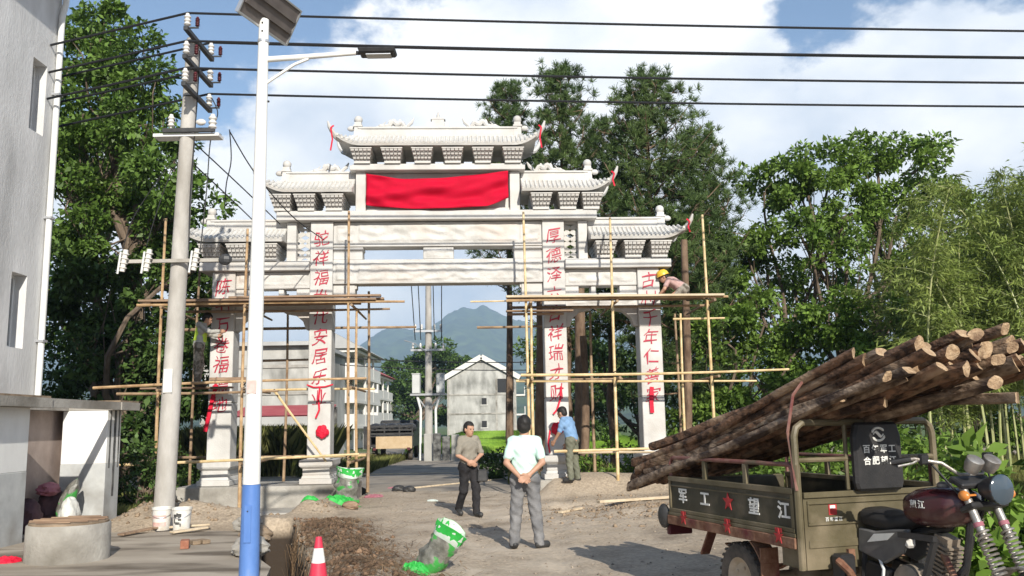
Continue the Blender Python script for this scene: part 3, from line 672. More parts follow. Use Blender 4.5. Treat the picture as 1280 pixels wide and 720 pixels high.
# side spans
for s_ in (-1,1):
    a, b2 = 2.735+.264, 4.98-.264
    def side(n,x0,x1,z0,z1,y0=.06,y1=None,m='stone'): return gbox(n,*sorted((s_*x0,s_*x1)),z0,z1,y0,y1,m)
    side('side_cornice', a,5.52,5.273,5.47,-.12,CD+.12); side('side_cornice_fillet', a,5.44,5.47,5.505,-.05,CD+.05)
    o = side('side_beam', a,b2,4.87,5.265,.07); lo_,hi_ = sorted((s_*(a+.04),s_*(b2-.04))); carved('relief',lo_,hi_,4.90,5.24,.066,31+s_,o)
    side('panel_block', a,a+.32,4.69,4.865,.10); side('panel_block', b2-.42,b2,4.69,4.865,.10); side('panel_block', a+.62,a+.74,4.69,4.865,.12)
    o = side('side_lower_beam', a,b2,4.36,4.685,.06); carved('relief',lo_,hi_,4.39,4.66,.056,41+s_,o)
    for xx, d in ((a,1),(b2,-1)):
        P = [(0,0),(.62,0),(.60,-.05),(.34,-.10),(.16,-.26),(.10,-.44),(0,-.46)]
        pl = [(s_*(xx+d*p[0]),4.355+p[1]) for p in P]
        MB().prism(pl,(.14,CD-.14)).build('corner_bracket','stone_carved',G,bevel=.008)
    side('post', 3.34,3.56,5.51,6.455,.05)
    # pierced lattice
    x0, x1 = sorted((s_*(a+.002), s_*3.335)); z0, z1 = 5.51, 6.455; cx = (x0+x1)/2; mb = MB(); yy = .27
    mb.box(x0,x1,.22,.32,z0,z0+.06); mb.box(x0,x1,.22,.32,z1-.06,z1)
    w = (x1-x0)/2
    for k in range(3):
        zc = z0+.06+(z1-z0-.12)*(k+.5)/3; hh = (z1-z0-.12)/6
        for sx in (-1,1):
            for sz in (-1,1):
                mb.beam((cx,yy,zc+sz*.045),(cx+sx*w,yy,zc+sz*hh),.06,.022,up=(0,1,0)); mb.beam((cx+sx*.04,yy,zc),(cx+sx*w,yy,zc+sz*hh*.55),.06,.018,up=(0,1,0))
        mb.tube([(cx+.075*math.cos(t)*1.0,yy,zc+.075*math.sin(t)) for t in np.linspace(0,2*math.pi,11)],.015,5,False)
    mb.build('lattice','stone',G)
# name panel of the top tier
for s_ in (-1,1): gbox('post', *sorted((s_*1.72,s_*1.96)),6.703,7.675,.04)
gbox('name_panel',-1.717,1.717,6.703,7.675,.20,.40); gbox('panel_sill',-1.716,1.716,6.703,6.80,.12,.199)
gbox('top_cornice',-2.09,2.09,7.68,7.80,-.10,CD+.10); gbox('top_cornice_fillet',-2.03,2.03,7.80,7.85,-.04,CD+.04)
# bracket sets (dougong): built once, copied
def dougong():
    mb = MB(); mb.box(-.19,.19,-.10,CD+.10,0,.10); 
    for i in range(3):
        z = .10+i*.085; w = .205+.02*i
        for k in range(5): mb.taper(-w+2*w*k/5+.008,-w+2*w*(k+1)/5-.008,-.17-.08*i,CD+.17+.08*i,z,z+.055,.0,.02)
        mb.box(-w-.012,w+.012,-.20-.08*i,CD+.20+.08*i,z+.056,z+.084)
    return mb.mesh('bracket_set','stone')
DG = dougong()
def roof(x0,x1,zb,orn,hip0,hip1,brs,inner=None):
    # zb: underside height (top of the bracket sets); hips sweep up at the free ends
    cy = CD/2; dp = .70; ze = zb-.03; zr = zb+.33
    n = 40; xs = np.linspace(x0,x1,n); L_ = x1-x0
    def lift(x):
        e = 0
        if hip0: e = max(e, max(0,1-(x-x0)/.55)**2)
        if hip1: e = max(e, max(0,1-(x1-x)/.55)**2)
        return e
    mb = MB(); prof = [(-1,0),(-.78,.055),(-.5,.15),(-.2,.285),(.0,.34),(.2,.285),(.5,.15),(.78,.055),(1,0)]
    rows = []
    for x in xs:
        e = lift(x); rows.append([(x, cy+dp*t*(1+.10*e), ze+.06+z*1.12+e*.20*abs(t)) for t,z in prof])
    vs = [p for r_ in rows for p in r_]; k = len(prof)
    mb.add(vs,[(i*k+j,(i+1)*k+j,(i+1)*k+j+1,i*k+j+1) for i in range(n-1) for j in range(k-1)])
    und = [[(x, cy+dp*t*(1+.10*lift(x))*.97, ze+lift(x)*.20*abs(t)) for t in (-1,-.66,.66,1)] for x in xs]
    # soffit, flaring up to the eaves
    und = [[(p[0],p[1],p[2]+(.06 if 0<j<3 else 0)) for j,p in enumerate(r_)] for r_ in und]
    vs = [p for r_ in und for p in r_]; mb.add(vs,[(i*4+j,i*4+j+1,(i+1)*4+j+1,(i+1)*4+j) for i in range(n-1) for j in range(3)])
    for r1,r2 in ((rows,und),):
        for i in range(n-1):
            mb.poly([und[i][0],und[i+1][0],rows[i+1][0],rows[i][0]]); mb.poly([und[i+1][3],und[i][3],rows[i][-1],rows[i+1][-1]])
    for i in (0,n-1): mb.poly(([*rows[i]]+[*und[i][::-1]])[::(1 if i==0 else -1)])
    ro = mb.build('roof','stone',G)
    # tile ribs and drip ends, too fine to tell apart singly
    tb = MB(); m = int(L_/.105)
    for i in range(m+1):
        x = x0+.03+(L_-.06)*i/m; e = lift(x)
        for sg in (-1,1):
            pts = [(x, cy+sg*dp*abs(t)*(1+.10*e)*(1.01 if abs(t)==1 else 1), ze+.07+z*1.12+e*.20*abs(t)) for t,z in prof[:4]]
            tb.tube(pts,.034,6)
    tb.build('tile_ribs','tile',ro,kind='stuff')
    # ridge
    xa = x0+(.42 if hip0 else 0); xb = x1-(.42 if hip1 else 0)
    rb = MB(); rb.box(xa,xb,cy-.10,cy+.10,zr+.0,zr+.24); rb.box(xa-.0,xb+.0,cy-.13,cy+.13,zr+.24,zr+.29); rb.box(xa,xb,cy-.14,cy+.14,zr+.02,zr+.07)
    rg = rb.build('ridge','stone',ro,bevel=.01)
    for side_,xe,d in ((hip0,xa,-1),(hip1,xb,1)):
        if not side_: continue
        # sweeping hip with upturned tip (front and back)
        for sy in (-1,1):
            pts = []
            for t in np.linspace(0,1,9):
                pts.append((xe+d*(.0+.50*t+.03*t*t), cy+sy*(dp*.98)*t**.9, zr+.10-.31*math.sin(t*math.pi*.56)+.20*t**5))
            pts.append((pts[-1][0]+d*.05,pts[-1][1]+sy*.05,pts[-1][2]+.09)); pts.append((pts[-1][0]+d*.035,pts[-1][1]+sy*.02,pts[-1][2]+.12))
            MB().tube(pts,[.07]*7+[.06,.055,.045,.02],7).build('upturned_hip','stone',ro,True)
        # end block with ball
        q = MB(); q.taper(xe-.10,xe+.10,cy-.12,cy+.12,zr+.0,zr+.42,-.02,-.02); q.sphere((xe,cy,zr+.50),.105,12,8)
        q.box(xe-.11,xe+.11,cy-.13,cy+.13,zr+.30,zr+.34); q.sphere((xe+d*.17,cy,zr+.28),(.10,.06,.07),8,6)
        q.build('ridge_end_ball','stone',ro,True)
    # carved beasts on the ridge: arched body, head, tail
    for xc, d in orn:
        q = MB(); zb2 = zr+.29; w = .30
        pts = [(xc+d*w*t, cy, zb2+.06+.13*math.sin((t+1)*1.9)*(.6+.4*t)+.04*math.sin(t*9)) for t in np.linspace(-1,1,15)]
        q.tube(pts,[.02+.055*math.sin(math.pi*(i+1.5)/17) for i in range(15)],8)
        hd = pts[-1]; q.sphere((hd[0]+d*.03,hd[1],hd[2]+.05),(.085,.06,.06),9,6); q.tube([(hd[0],cy,hd[2]+.08),(hd[0]-d*.08,cy,hd[2]+.17)],[.025,.008],5); q.tube([(hd[0]+d*.08,cy,hd[2]+.04),(hd[0]+d*.17,cy,hd[2]+.02)],[.04,.025],6)
        q.tube([pts[0],(xc-d*(w+.10),cy,zb2+.14),(xc-d*(w+.16),cy,zb2+.25)],[.035,.045,.015],6)
        for t in (-.6,-.1,.45): q.tube([(xc+d*w*t,cy,zb2+.10),(xc+d*w*t+d*.03,cy,zb2)],[.035,.025],6)
        for t in (-.4,0.,.4): q.taper(xc+d*w*t-.05,xc+d*w*t+.05,cy-.02,cy+.02,zb2+.14,zb2+.22,-.035,-.01)
        q.box(xc-w,xc+w,cy-.06,cy+.06,zb2,zb2+.03)
        q.build('ridge_beast','stone',ro,True)
    for x,z0 in brs:
        bo = link('bracket_set',DG,G); bo.location = (x,0,z0); bo.scale = (1,1,(zb-.06-z0)/.355)
    return ro
r_top = roof(-2.36,2.36,8.22,[(-1.05,-1),(1.05,1)],True,True,[(x,7.85) for x in (-1.80,-1.08,-.36,.36,1.08,1.80)])
q = MB(); zt = 8.22+.62                                    # centre finial
q.box(-.15,.15,CD/2-.08,CD/2+.08,zt,zt+.20); q.taper(-.18,.18,CD/2-.09,CD/2+.09,zt+.20,zt+.26,-.10,-.04); q.tube([(0,CD/2,zt+.24),(0,CD/2,zt+.33),(0,CD/2,zt+.42)],[.05,.035,.008],8)
for s_ in (-1,1): q.taper(s_*.20-.05,s_*.20+.05,CD/2-.06,CD/2+.06,zt,zt+.15,-.02,-.02)
q.build('ridge_finial','stone',r_top,True)
roof(1.99,4.06,7.10,[(2.62,1)],False,True,[(2.45,6.70),(3.10,6.70),(3.66,6.70)])
roof(-4.06,-1.99,7.10,[(-2.62,-1)],True,False,[(-2.45,6.70),(-3.10,6.70),(-3.66,6.70)])
roof(3.58,5.80,5.93,[],False,True,[(3.95,5.505),(4.62,5.505),(5.25,5.505)])
roof(-5.80,-3.58,5.93,[],True,False,[(-3.95,5.505),(-4.62,5.505),(-5.25,5.505)])

# footings
f = MB().box(-5.75,-1.9,-.62,CD+.7,-.5,.395).build('concrete_footing','concrete',bevel=.02); f.matrix_world = GM; tag(f,'cast concrete footing under the two left gate columns','footing')
f = MB().box(-5.2,-2.6,-1.9,-.64,-.4,-.06).build('concrete_step','concrete',bevel=.02); f.matrix_world = GM; tag(f,'low concrete ledge in front of the left gate footing','ledge')
f = MB().box(2.25,5.45,-.45,CD+.5,-.5,.395).build('concrete_footing','concrete',bevel=.02); f.matrix_world = GM; tag(f,'earth-stained concrete footing under the two right gate columns','footing')

# red cloth over the name panel
nxx, nzz = 60, 22; V = []
for j in range(nzz):
    for i in range(nxx):
        u_ = i/(nxx-1); v_ = j/(nzz-1); x = -1.70+3.38*u_
        sag = 4*u_*(1-u_); ztop = 7.60-.15*(4*u_**.8*(1-u_**.8))**1.3+.05*u_; zbot = 6.84-.12*sag+.14*max(0,u_-.85)/.15
        z = zbot+(ztop-zbot)*v_
        y = -.04-.06*sag+.016*math.sin(u_*22+v_*9)+.06*math.sin(u_*7-v_*8+1.5*math.sin(u_*5))*(1-.4*v_)+.02*math.sin(u_*17+v_*13+2*math.sin(u_*6))+.014*math.sin(v_*17-u_*14)
        V.append((x,y,z))
ii = np.arange(nxx*nzz).reshape(nzz,nxx); F = np.stack([ii[:-1,:-1],ii[:-1,1:],ii[1:,1:],ii[1:,:-1]],-1).reshape(-1,4)
o = link('red_cloth',fast_mesh('red_cloth',V,F,'red_cloth',True)); o.matrix_world = GM
sm = o.modifiers.new('solid','SOLIDIFY'); sm.thickness = .006
tag(o,'bright red cloth hung across the name panel of the gate','cloth')

# ribbons and bows
def ribbon(label, pts, w=.05, name='red_ribbon'):
    mb = MB(); P = [gw(*p) for p in pts]
    for a,b2 in zip(P,P[1:]): mb.beam(a,b2,w,.012,up=(0,1,.01))
    return tag(mb.build(name,'red_ribbon'),label,'ribbon')
def rosette(label, c, r):
    mb = MB(); rr = random.Random(int(c[0]*10))
    for i in range(16):
        a = i*2.4; q = r*.55*math.sqrt(i/16); C_ = gw(c[0]+q*math.cos(a),c[1]-.05-.03*(1-i/16),c[2]+q*math.sin(a))
        mb.sphere(C_,(r*.42*rr.uniform(.8,1.1),.04,r*.36*rr.uniform(.8,1.1)),7,5,Matrix.Rotation(a,3,'Y'))
    return tag(mb.build('red_bow','red_ribbon',smooth=True),label,'bow')
rosette('round red rosette tied on the left inner column',(-2.64,-.01,1.55),.19)
rosette('round red rosette tied on the right inner column beside the man in blue',(2.72,-.01,1.52),.19)
ribbon('red streamer trailing diagonally over the outer left column',[(-5.06,-.03,2.66),(-5.14,-.05,2.3),(-5.20,-.06,1.95),(-5.27,-.05,1.6)],.09)
ribbon('knotted red ribbon hanging on the left inner column',[(-2.72,-.03,2.55),(-2.74,-.05,2.3),(-2.72,-.05,2.05),(-2.80,-.05,1.86)],.04)
ribbon('red ribbon band across the left inner column',[(-3.02,-.02,2.62),(-2.86,-.03,2.56),(-2.6,-.03,2.57),(-2.42,-.02,2.62)],.03)
ribbon('crossed red ribbon tails on the right inner column',[(2.83,-.03,2.5),(2.80,-.05,2.2),(2.72,-.05,1.96),(2.63,-.05,1.86)],.04)
ribbon('short red ribbon on the outer right column',[(4.95,-.03,2.45),(4.92,-.05,2.2),(4.93,-.05,1.85)],.09)
ribbon('red ribbon hanging down the side of the right inner column below the rosette',[(2.55,-.03,1.5),(2.50,-.05,1.2),(2.53,-.05,.98)],.035)
for lab,x,z,l_ in (('red ribbon fluttering from the left tip of the top roof',-2.48,8.86,.55),('red ribbon tied at the right tip of the top roof',2.47,8.86,.5),('red ribbon at the tip of the right middle roof',4.17,7.72,.3),('red ribbon at the right tip of the lowest right roof',5.91,6.55,.25),('red ribbon at the tip of the left middle roof',-4.17,7.72,.45)):
    sg = 1 if x > 0 else -1
    ribbon(lab,[(x-sg*.06,-.46,z-.20),(x,-.50,z-.27),(x-sg*.04,-.49,z-.27-l_*.5),(x,-.49,z-.27-l_)],.035)

# ================================================================== BAMBOO SCAFFOLDS
def pole_geo(mb, a, b2, r0, r1=None):
    a = Vector(a); b2 = Vector(b2); r1 = r0*.75 if r1 is None else r1; ln = (b2-a).length; k = max(2,int(ln/.35)); pts = []; rr = []
    bow = Vector((random.uniform(-1,1),random.uniform(-1,1),random.uniform(-1,1)))*ln*.006
    for i in range(k+1):
        t = i/k; p = a.lerp(b2,t)+bow*math.sin(math.pi*t); r = r0+(r1-r0)*t
        pts += [p-(b2-a).normalized()*.012,p,p+(b2-a).normalized()*.012] if 0 < i < k else [p]; rr += [r,r*1.13,r] if 0 < i < k else [r]
    mb.tube(pts,rr,7); return mb
def pole(par, a, b2, r=.036, m='bamboo', name='bamboo_pole'):
    mb = MB(); pole_geo(mb,a,b2,r); return mb.build(name,m,par,True)
def knot(par, p):
    mb = MB()
    for k in range(3): mb.tube([Vector(p)+Vector((.055*math.cos(t),.055*math.sin(t)*.9,(k-1)*.03+.03*math.sin(t+k))) for t in np.linspace(0,2*math.pi,9)],.012,4,False)
    mb.build('lashing','rope',par)
FY, BY = -.85, 1.15
SL = thing('bamboo_scaffold','bamboo pole scaffold with board platforms round the two left columns','scaffold',GL,YAW)
SR = thing('bamboo_scaffold','bamboo pole scaffold with a board platform round the two right columns','scaffold',GL,YAW)
def P(x,y,z): return (x,y,z)
for x,z0,z1,y,m,r in ((-6.05,.0,6.35,FY,'bamboo_brown',.038),(-4.25,-.3,6.1,FY,'bamboo_brown',.038),(-1.93,.2,6.5,FY,'bamboo_brown',.036),(-1.75,.1,4.95,BY,'bamboo_old',.04),(-3.75,.1,4.9,BY,'bamboo_old',.036),(-5.95,.1,5.6,BY,'bamboo_old',.036),(-1.78,.3,4.3,FY+.25,'bamboo_brown',.034)):
    pole(SL,(x,y,z0),(x+random.uniform(-.06,.06),y,z1),r,m)
for x,z0,z1,y,m,r in ((2.02,.2,6.45,FY,'bamboo',.034),(2.13,.1,4.55,FY+.2,'bamboo',.036),(3.95,.15,6.3,FY,'bamboo',.036),(3.72,.15,4.4,BY,'bamboo_old',.04),(6.15,.8,6.35,FY,'bamboo',.036),(5.55,.3,4.1,FY+.3,'bamboo',.032),(5.85,.2,4.3,BY,'bamboo_old',.036)):
    pole(SR,(x,y,z0),(x+random.uniform(-.06,.06),y,z1),r,m)
def horiz(par, xa, xb, y, za, zb, m='bamboo', r=.034): pole(par,(xa,y,za),(xb,y,zb),r,m)
# left horizontals at three levels, front and back, and cross pieces
horiz(SL,-6.6,-.72,FY-.05,4.38,4.40,'bamboo_brown',.036); horiz(SL,-6.1,-1.1,FY+.5,4.30,4.31,'bamboo_old',.034); horiz(SL,-6.3,-.6,BY,4.05,4.05,'bamboo_old',.04)
horiz(SL,-7.45,-1.55,FY-.05,2.58,2.70,'bamboo_brown'); horiz(SL,-7.0,-3.5,FY+.1,2.45,2.46,'bamboo_old'); horiz(SL,-4.6,-1.6,BY,2.55,2.55,'bamboo')
horiz(SL,-7.1,-1.7,FY-.05,.92,1.06,'bamboo'); horiz(SL,-4.3,-1.6,FY+.35,1.0,1.02,'bamboo'); horiz(SL,-6.3,-1.7,BY,1.0,1.0,'bamboo_old')
horiz(SL,-4.6,-2.9,BY+.1,3.28,3.30,'bamboo_old')
pole(SL,(-3.65,FY+.3,2.5),(-2.5,FY+.5,.9),.03)
for x in (-6.05,-4.25,-1.93):
    for z in (4.30,2.50,.9): pole(SL,(x+.07,FY-.35,z),(x+.07,BY+.3,z),.032,'bamboo_old')
    for z in (4.40,2.60,1.0): knot(SL,(x,FY,z))
horiz(SR,1.55,6.6,FY-.06,4.39,4.43,'bamboo_brown',.036); horiz(SR,1.65,6.3,FY+.45,4.30,4.30,'bamboo_old',.036); horiz(SR,.9,3.2,BY,4.02,4.05,'bamboo_old',.034); horiz(SR,.75,2.2,FY+.1,4.40,4.42,'bamboo',.02)
horiz(SR,1.85,7.9,FY-.05,2.72,2.76,'bamboo'); horiz(SR,1.75,7.2,FY+.12,2.60,2.52,'bamboo',.03); horiz(SR,1.9,5.4,BY,2.7,2.7,'bamboo_old')
horiz(SR,2.55,5.6,FY-.05,1.04,1.08,'bamboo'); horiz(SR,2.8,5.2,FY+.2,1.0,.96,'pale_board',.03)
horiz(SR,5.4,6.6,FY+.3,3.97,3.98,'bamboo',.028)
for x in (2.02,3.95,6.15):
    for z in (4.32,2.62): pole(SR,(x+.07,FY-.35,z),(x+.07,BY+.3,z),.032,'bamboo_old')
    for z in (4.44,2.72): knot(SR,(x,FY,z))
# boards of the platforms
def plank(par, xa, xb, y, z, w=.2, t=.04, dz=0.0, m='board'):
    mb = MB(); mb.beam((xa,y,z),(xb,y+random.uniform(-.05,.05),z+dz),w,t); mb.build('scaffold_board',m,par,bevel=.006)
for i,(xa,xb) in enumerate(((-6.55,-1.35),(-6.2,-1.2),(-6.6,-1.7),(-5.9,-1.45),(-6.0,-1.8))): plank(SL,xa,xb,FY-.06+i*.21,4.47+.02*(i%2),.19,.05,random.uniform(-.02,.03))
plank(SL,-4.6,-1.25,FY-.03,4.53,.16,.045,.02); plank(SL,-6.4,-3.4,FY+.2,4.515,.18,.04,.02)
for i,(xa,xb) in enumerate(((1.55,6.5),(1.6,6.1),(1.85,6.4),(1.7,5.9))): plank(SR,xa,xb,FY-.06+i*.21,4.475+.02*(i%2),.19,.05,random.uniform(-.02,.03), 'board' if i else 'pale_board')
plank(SR,1.56,3.1,FY+.3,4.20,.18,.04); plank(SR,1.60,2.9,FY+.5,4.15,.18,.04)
for i,(xa,xb) in enumerate(((-6.6,-4.6),(-6.4,-4.75))): plank(SL,xa,xb,-.42+i*.22,2.57,.2,.04)
plank(SL,-5.0,-4.1,FY+.1,2.74,.12,.07,.0)
# ================================================================== VEGETATION
def unit(v): return v/np.maximum(1e-9, np.linalg.norm(v, axis=-1, keepdims=True))
def leaves(C, size, rng, up=.6, out=None, aspect=.5, var=.35, droop=.25):
    # C (n,3) leaf base points -> folded rhombic leaves, two triangles each
    n = len(C); d = unit(rng.normal(size=(n,3)) + (out*1.0 if out is not None else 0) - np.array([0,0,droop]))
    nrm = unit(rng.normal(size=(n,3)) + np.array([0,0,up*2.0])); side = unit(np.cross(d, nrm)); nrm = np.cross(side, d)
    L_ = .88*size*(1+.45*rng.normal(size=(n,1))).clip(.4, 1.9); w = L_*aspect*.5
    V = np.stack([C, C+d*L_*.5+side*w+nrm*L_*.10, C+d*L_-nrm*L_*.08, C+d*L_*.5-side*w+nrm*L_*.10], 1).reshape(-1,3)
    return V, np.arange(4*n).reshape(n,4)
def limb(mb, a, b2, r0, r1, rng, k=5, wob=.10, n=6):
    a = np.array(a, float); b2 = np.array(b2, float); ln = np.linalg.norm(b2-a); o1 = rng.normal(size=3)*ln*wob; o2 = rng.normal(size=3)*ln*wob*.6
    pts = []; rr = []
    for i in range(k+1):
        t = i/k; pts.append(tuple(a+(b2-a)*t + o1*math.sin(math.pi*t) + o2*math.sin(2*math.pi*t) + np.array([0,0,-.05*ln*math.sin(math.pi*t)]))); rr.append(r0+(r1-r0)*t)
    mb.tube(pts, rr, n, False); return pts
def clumps_in(lobe, m, rng):
    c = np.array(lobe[:3]); r = np.array(lobe[3:6])
    d = unit(rng.normal(size=(m,3))); q = rng.uniform(.45, 1.0, size=(m,1))**.6
    p = c + d*r*q; return p, d
def tree(name, label, base, lobes, trunk_r, leaf_m, leaf_size=.16, clump_r=.55, dens=1.0, nleaf=170, seed=1, bark='bark', group=None, cat='tree', trunk_h=None, fork=None, aspect=.5, lean=(0,0), flat=.65):
    rng = np.random.default_rng(seed); base = Vector(base)
    t = thing(name, label, cat, base, 0, group); B = np.array(base)
    mb = MB(); V = []; F = []; nv = 0
    zc = min(l[2]-l[5]*.4 for l in lobes)
    th = trunk_h if trunk_h else max(1.0, zc-B[2])
    top = np.array([lean[0], lean[1], th])
    pts = limb(mb, (0,0,-.4), top, trunk_r, trunk_r*.7, rng, 6, .04, 9)
    for li, lb in enumerate(lobes):
        c = np.array(lb[:3])-B; vol = lb[3]*lb[4]+lb[4]*lb[5]+lb[3]*lb[5]
        st = np.array(pts[-1 if rng.random() < .7 else -2])
        mid = limb(mb, st, c-np.array([0,0,lb[5]*.15]), trunk_r*.45, trunk_r*.18, rng, 6, .09, 6)
        m = max(4, int(dens*vol/(clump_r*clump_r)*.62))
        P, D = clumps_in((*c, *lb[3:6]), m, rng)
        for p, d in zip(P, D):
            s0 = np.array(mid[rng.integers(2, len(mid))]); 
            if rng.random() < .75: limb(mb, s0, p, trunk_r*.11, trunk_r*.03, rng, 3, .08, 4)
            k = int(1.25*nleaf*rng.uniform(.5, 1.3)); cr = clump_r*rng.uniform(.6, 1.25)
            e = rng.normal(size=(k,3)); e = unit(e)*rng.uniform(.2, 1.0, size=(k,1))**.5*cr*np.array([1,1,flat])
            v, f = leaves(p+e, leaf_size, rng, out=unit(e)*.8+d*.3, aspect=aspect); V.append(v); F.append(f+nv); nv += len(v)
    mb.build('trunk', bark, t, True)
    link('crown', fast_mesh('crown', np.concatenate(V), np.concatenate(F), leaf_m), t)
    return t
def lobe(px, py, Y, rpx, rpy, ry=None):
    # an ellipsoid of foliage seen at (px, py), radii given as they look
    c = at(px, py, Y); k = Y/1100; return (c.x, Y, c.z, rpx*k, ry or rpx*k*.9, rpy*k)
def gz(x, y): return float(height(np.array([x]), np.array([y]))[0])

# --- big dark trees behind the shelter, left
def lt(label, bx, Y, lobes, **k):
    p = at(bx, 530, Y); return tree('broadleaf_tree', label, (p.x, Y, -.1), [lobe(*l) for l in lobes], cat='tree', **k)
lt('tall dark broadleaf tree with high crown right behind the white building', 150, 24.5,
   [(120,50,25,62,42),(170,85,24,52,48),(105,135,24.5,60,52),(185,150,23.5,48,44),(140,205,24,75,55),(215,215,23,46,52),(90,255,25,60,55),(160,290,24,75,52),(232,262,22.6,42,42)],
   trunk_r=.30, leaf_m='leaf_a', leaf_size=.17, clump_r=.60, nleaf=300, dens=1.55, seed=3)
lt('lower dense dark tree filling the space behind the left scaffold', 190, 23.6,
   [(110,350,24,62,55),(185,355,23.2,60,48),(245,330,22.9,38,45),(90,440,24.5,60,55),(160,440,23.5,68,52),(225,420,22.9,50,50),(120,520,24,70,42),(200,505,23.2,62,42),(258,480,23,34,40)],
   trunk_r=.24, leaf_m='leaf_dk', leaf_size=.18, clump_r=.55, nleaf=260, dens=1.3, seed=5)
# --- right-hand broadleaf trees
lt('tallest broadleaf tree with forked limbs and a rounded open crown on the right', 1085, 28.5,
   [(1040,205,28,44,30),(1095,190,28.5,40,26),(1150,205,28,42,30),(1010,240,27.5,40,32),(1065,262,28,42,28),(1120,265,28,44,30),(1175,255,28.5,40,28),(1000,290,27,34,26),(1205,300,28.5,34,26),(1055,320,27.5,34,24),(1140,330,28.5,44,28),(1190,350,28,36,28)],
   trunk_r=.22, leaf_m='leaf_b', leaf_size=.17, clump_r=.50, nleaf=230, dens=1.35, seed=11, trunk_h=3.8, lean=(-.6,0))
lt('slimmer broadleaf tree with dark trunks left of the tallest right-hand tree', 985, 29,
   [(955,235,29,34,34),(990,215,29.5,30,28),(930,300,28.5,36,36),(965,310,29,34,30),(990,345,29,30,24),(935,365,28.5,34,26)],
   trunk_r=.17, leaf_m='leaf_b', leaf_size=.17, clump_r=.5, nleaf=220, dens=1.3, seed=13, trunk_h=4.2)
lt('bushy mid-green tree behind the right end of the scaffold', 930, 26,
   [(905,420,26,42,42),(955,400,26,44,40),(1000,430,25.6,42,40),(890,490,26.4,44,44),(950,480,25.8,50,46),(1010,500,25.4,46,46),(870,540,26.6,34,34)],
   trunk_r=.16, leaf_m='leaf_b', leaf_size=.17, clump_r=.52, nleaf=220, dens=1.3, seed=17)
lt('leafy light green tree behind the timber load', 1070, 24.5,
   [(1040,400,25,44,36),(1090,410,24.6,44,38),(1060,460,24.2,48,44),(1115,470,24,46,46),(1145,430,24.6,40,40),(1090,530,23.8,55,48),(1030,530,24.6,46,46)],
   trunk_r=.16, leaf_m='leaf_c', leaf_size=.17, clump_r=.52, nleaf=220, dens=1.3, seed=19)
lt('dense tree beside the bamboo at the right edge', 1215, 29,
   [(1180,400,29,46,40),(1235,380,29.5,46,44),(1290,360,30,50,50),(1200,470,28.6,52,48),(1260,460,29,52,52),(1330,450,30,60,60),(1220,545,28,60,45),(1300,540,28.5,60,50)],
   trunk_r=.18, leaf_m='leaf_b', leaf_size=.17, clump_r=.55, nleaf=200, dens=1.0, seed=23)
# --- trees standing farther back that close the wall of leaves on both sides
lt('broad sunlit tree closing the gaps behind the left trees', 120, 29,
   [(95,70,29,50,48),(150,130,29,56,50),(105,190,29,56,52),(185,205,28.5,52,48),(130,290,29,70,56),(215,290,28,50,50),(100,380,29,56,56),(180,390,28.5,66,52),(240,380,28,44,48),(140,470,29,80,56)],
   trunk_r=.26, leaf_m='leaf_a', leaf_size=.20, clump_r=.70, nleaf=190, dens=1.0, seed=71)
lt('yellow-green tree filling the gap behind the forked right-hand tree', 1110, 33,
   [(1010,285,33,46,36),(1070,290,33,48,36),(1130,300,33,48,36),(1190,300,33,46,40),(1020,360,33,50,42),(1090,365,33,54,42),(1160,370,33,52,44),(1230,330,33,44,44)],
   trunk_r=.24, leaf_m='leaf_c', leaf_size=.20, clump_r=.75, nleaf=170, dens=.85, seed=73)
lt('wide bushy tree closing the low gap between scaffold and bamboo', 960, 33,
   [(900,390,33,48,44),(960,400,33,50,44),(880,460,33,50,50),(950,465,33,56,50),(1020,450,33,54,52),(1090,450,33,56,52),(1160,460,33,56,52),(1240,440,33,60,56),(900,530,33,60,40),(990,530,33,64,40),(1090,530,33,64,40),(1190,530,33,64,40),(1280,520,33,60,48)],
   trunk_r=.24, leaf_m='leaf_b', leaf_size=.20, clump_r=.75, nleaf=170, dens=.95, seed=79)
# --- trees beyond the gate
lt('round dark tree beside the distant pole down the lane', 520, 130,
   [(505,470,130,24,24),(545,455,131,32,26),(572,470,132,22,26),(500,510,130,26,30),(540,500,131,40,32),(580,510,134,26,28)],
   trunk_r=.6, leaf_m='leaf_dk', leaf_size=.5, clump_r=1.7, nleaf=330, dens=1.7, seed=29)
lt('dark tree beyond the gate behind the right inner column', 700, 60,
   [(672,440,60,22,26),(695,425,61,28,30),(676,490,60,20,28),(700,490,61,36,36),(725,460,60,36,40),(770,470,60,40,40),(740,520,60,46,26)],
   trunk_r=.3, leaf_m='leaf_dk', leaf_size=.34, clump_r=1.0, nleaf=230, dens=1.3, seed=31)
lt('shadowy tree behind the right columns at mid height', 800, 36,
   [(745,430,36,40,40),(800,440,36,44,46),(850,440,35,44,46),(770,510,36,50,36),(840,515,35,50,40),(880,400,34,40,40)],
   trunk_r=.2, leaf_m='leaf_dk', leaf_size=.22, clump_r=.7, nleaf=140, dens=.8, seed=37)

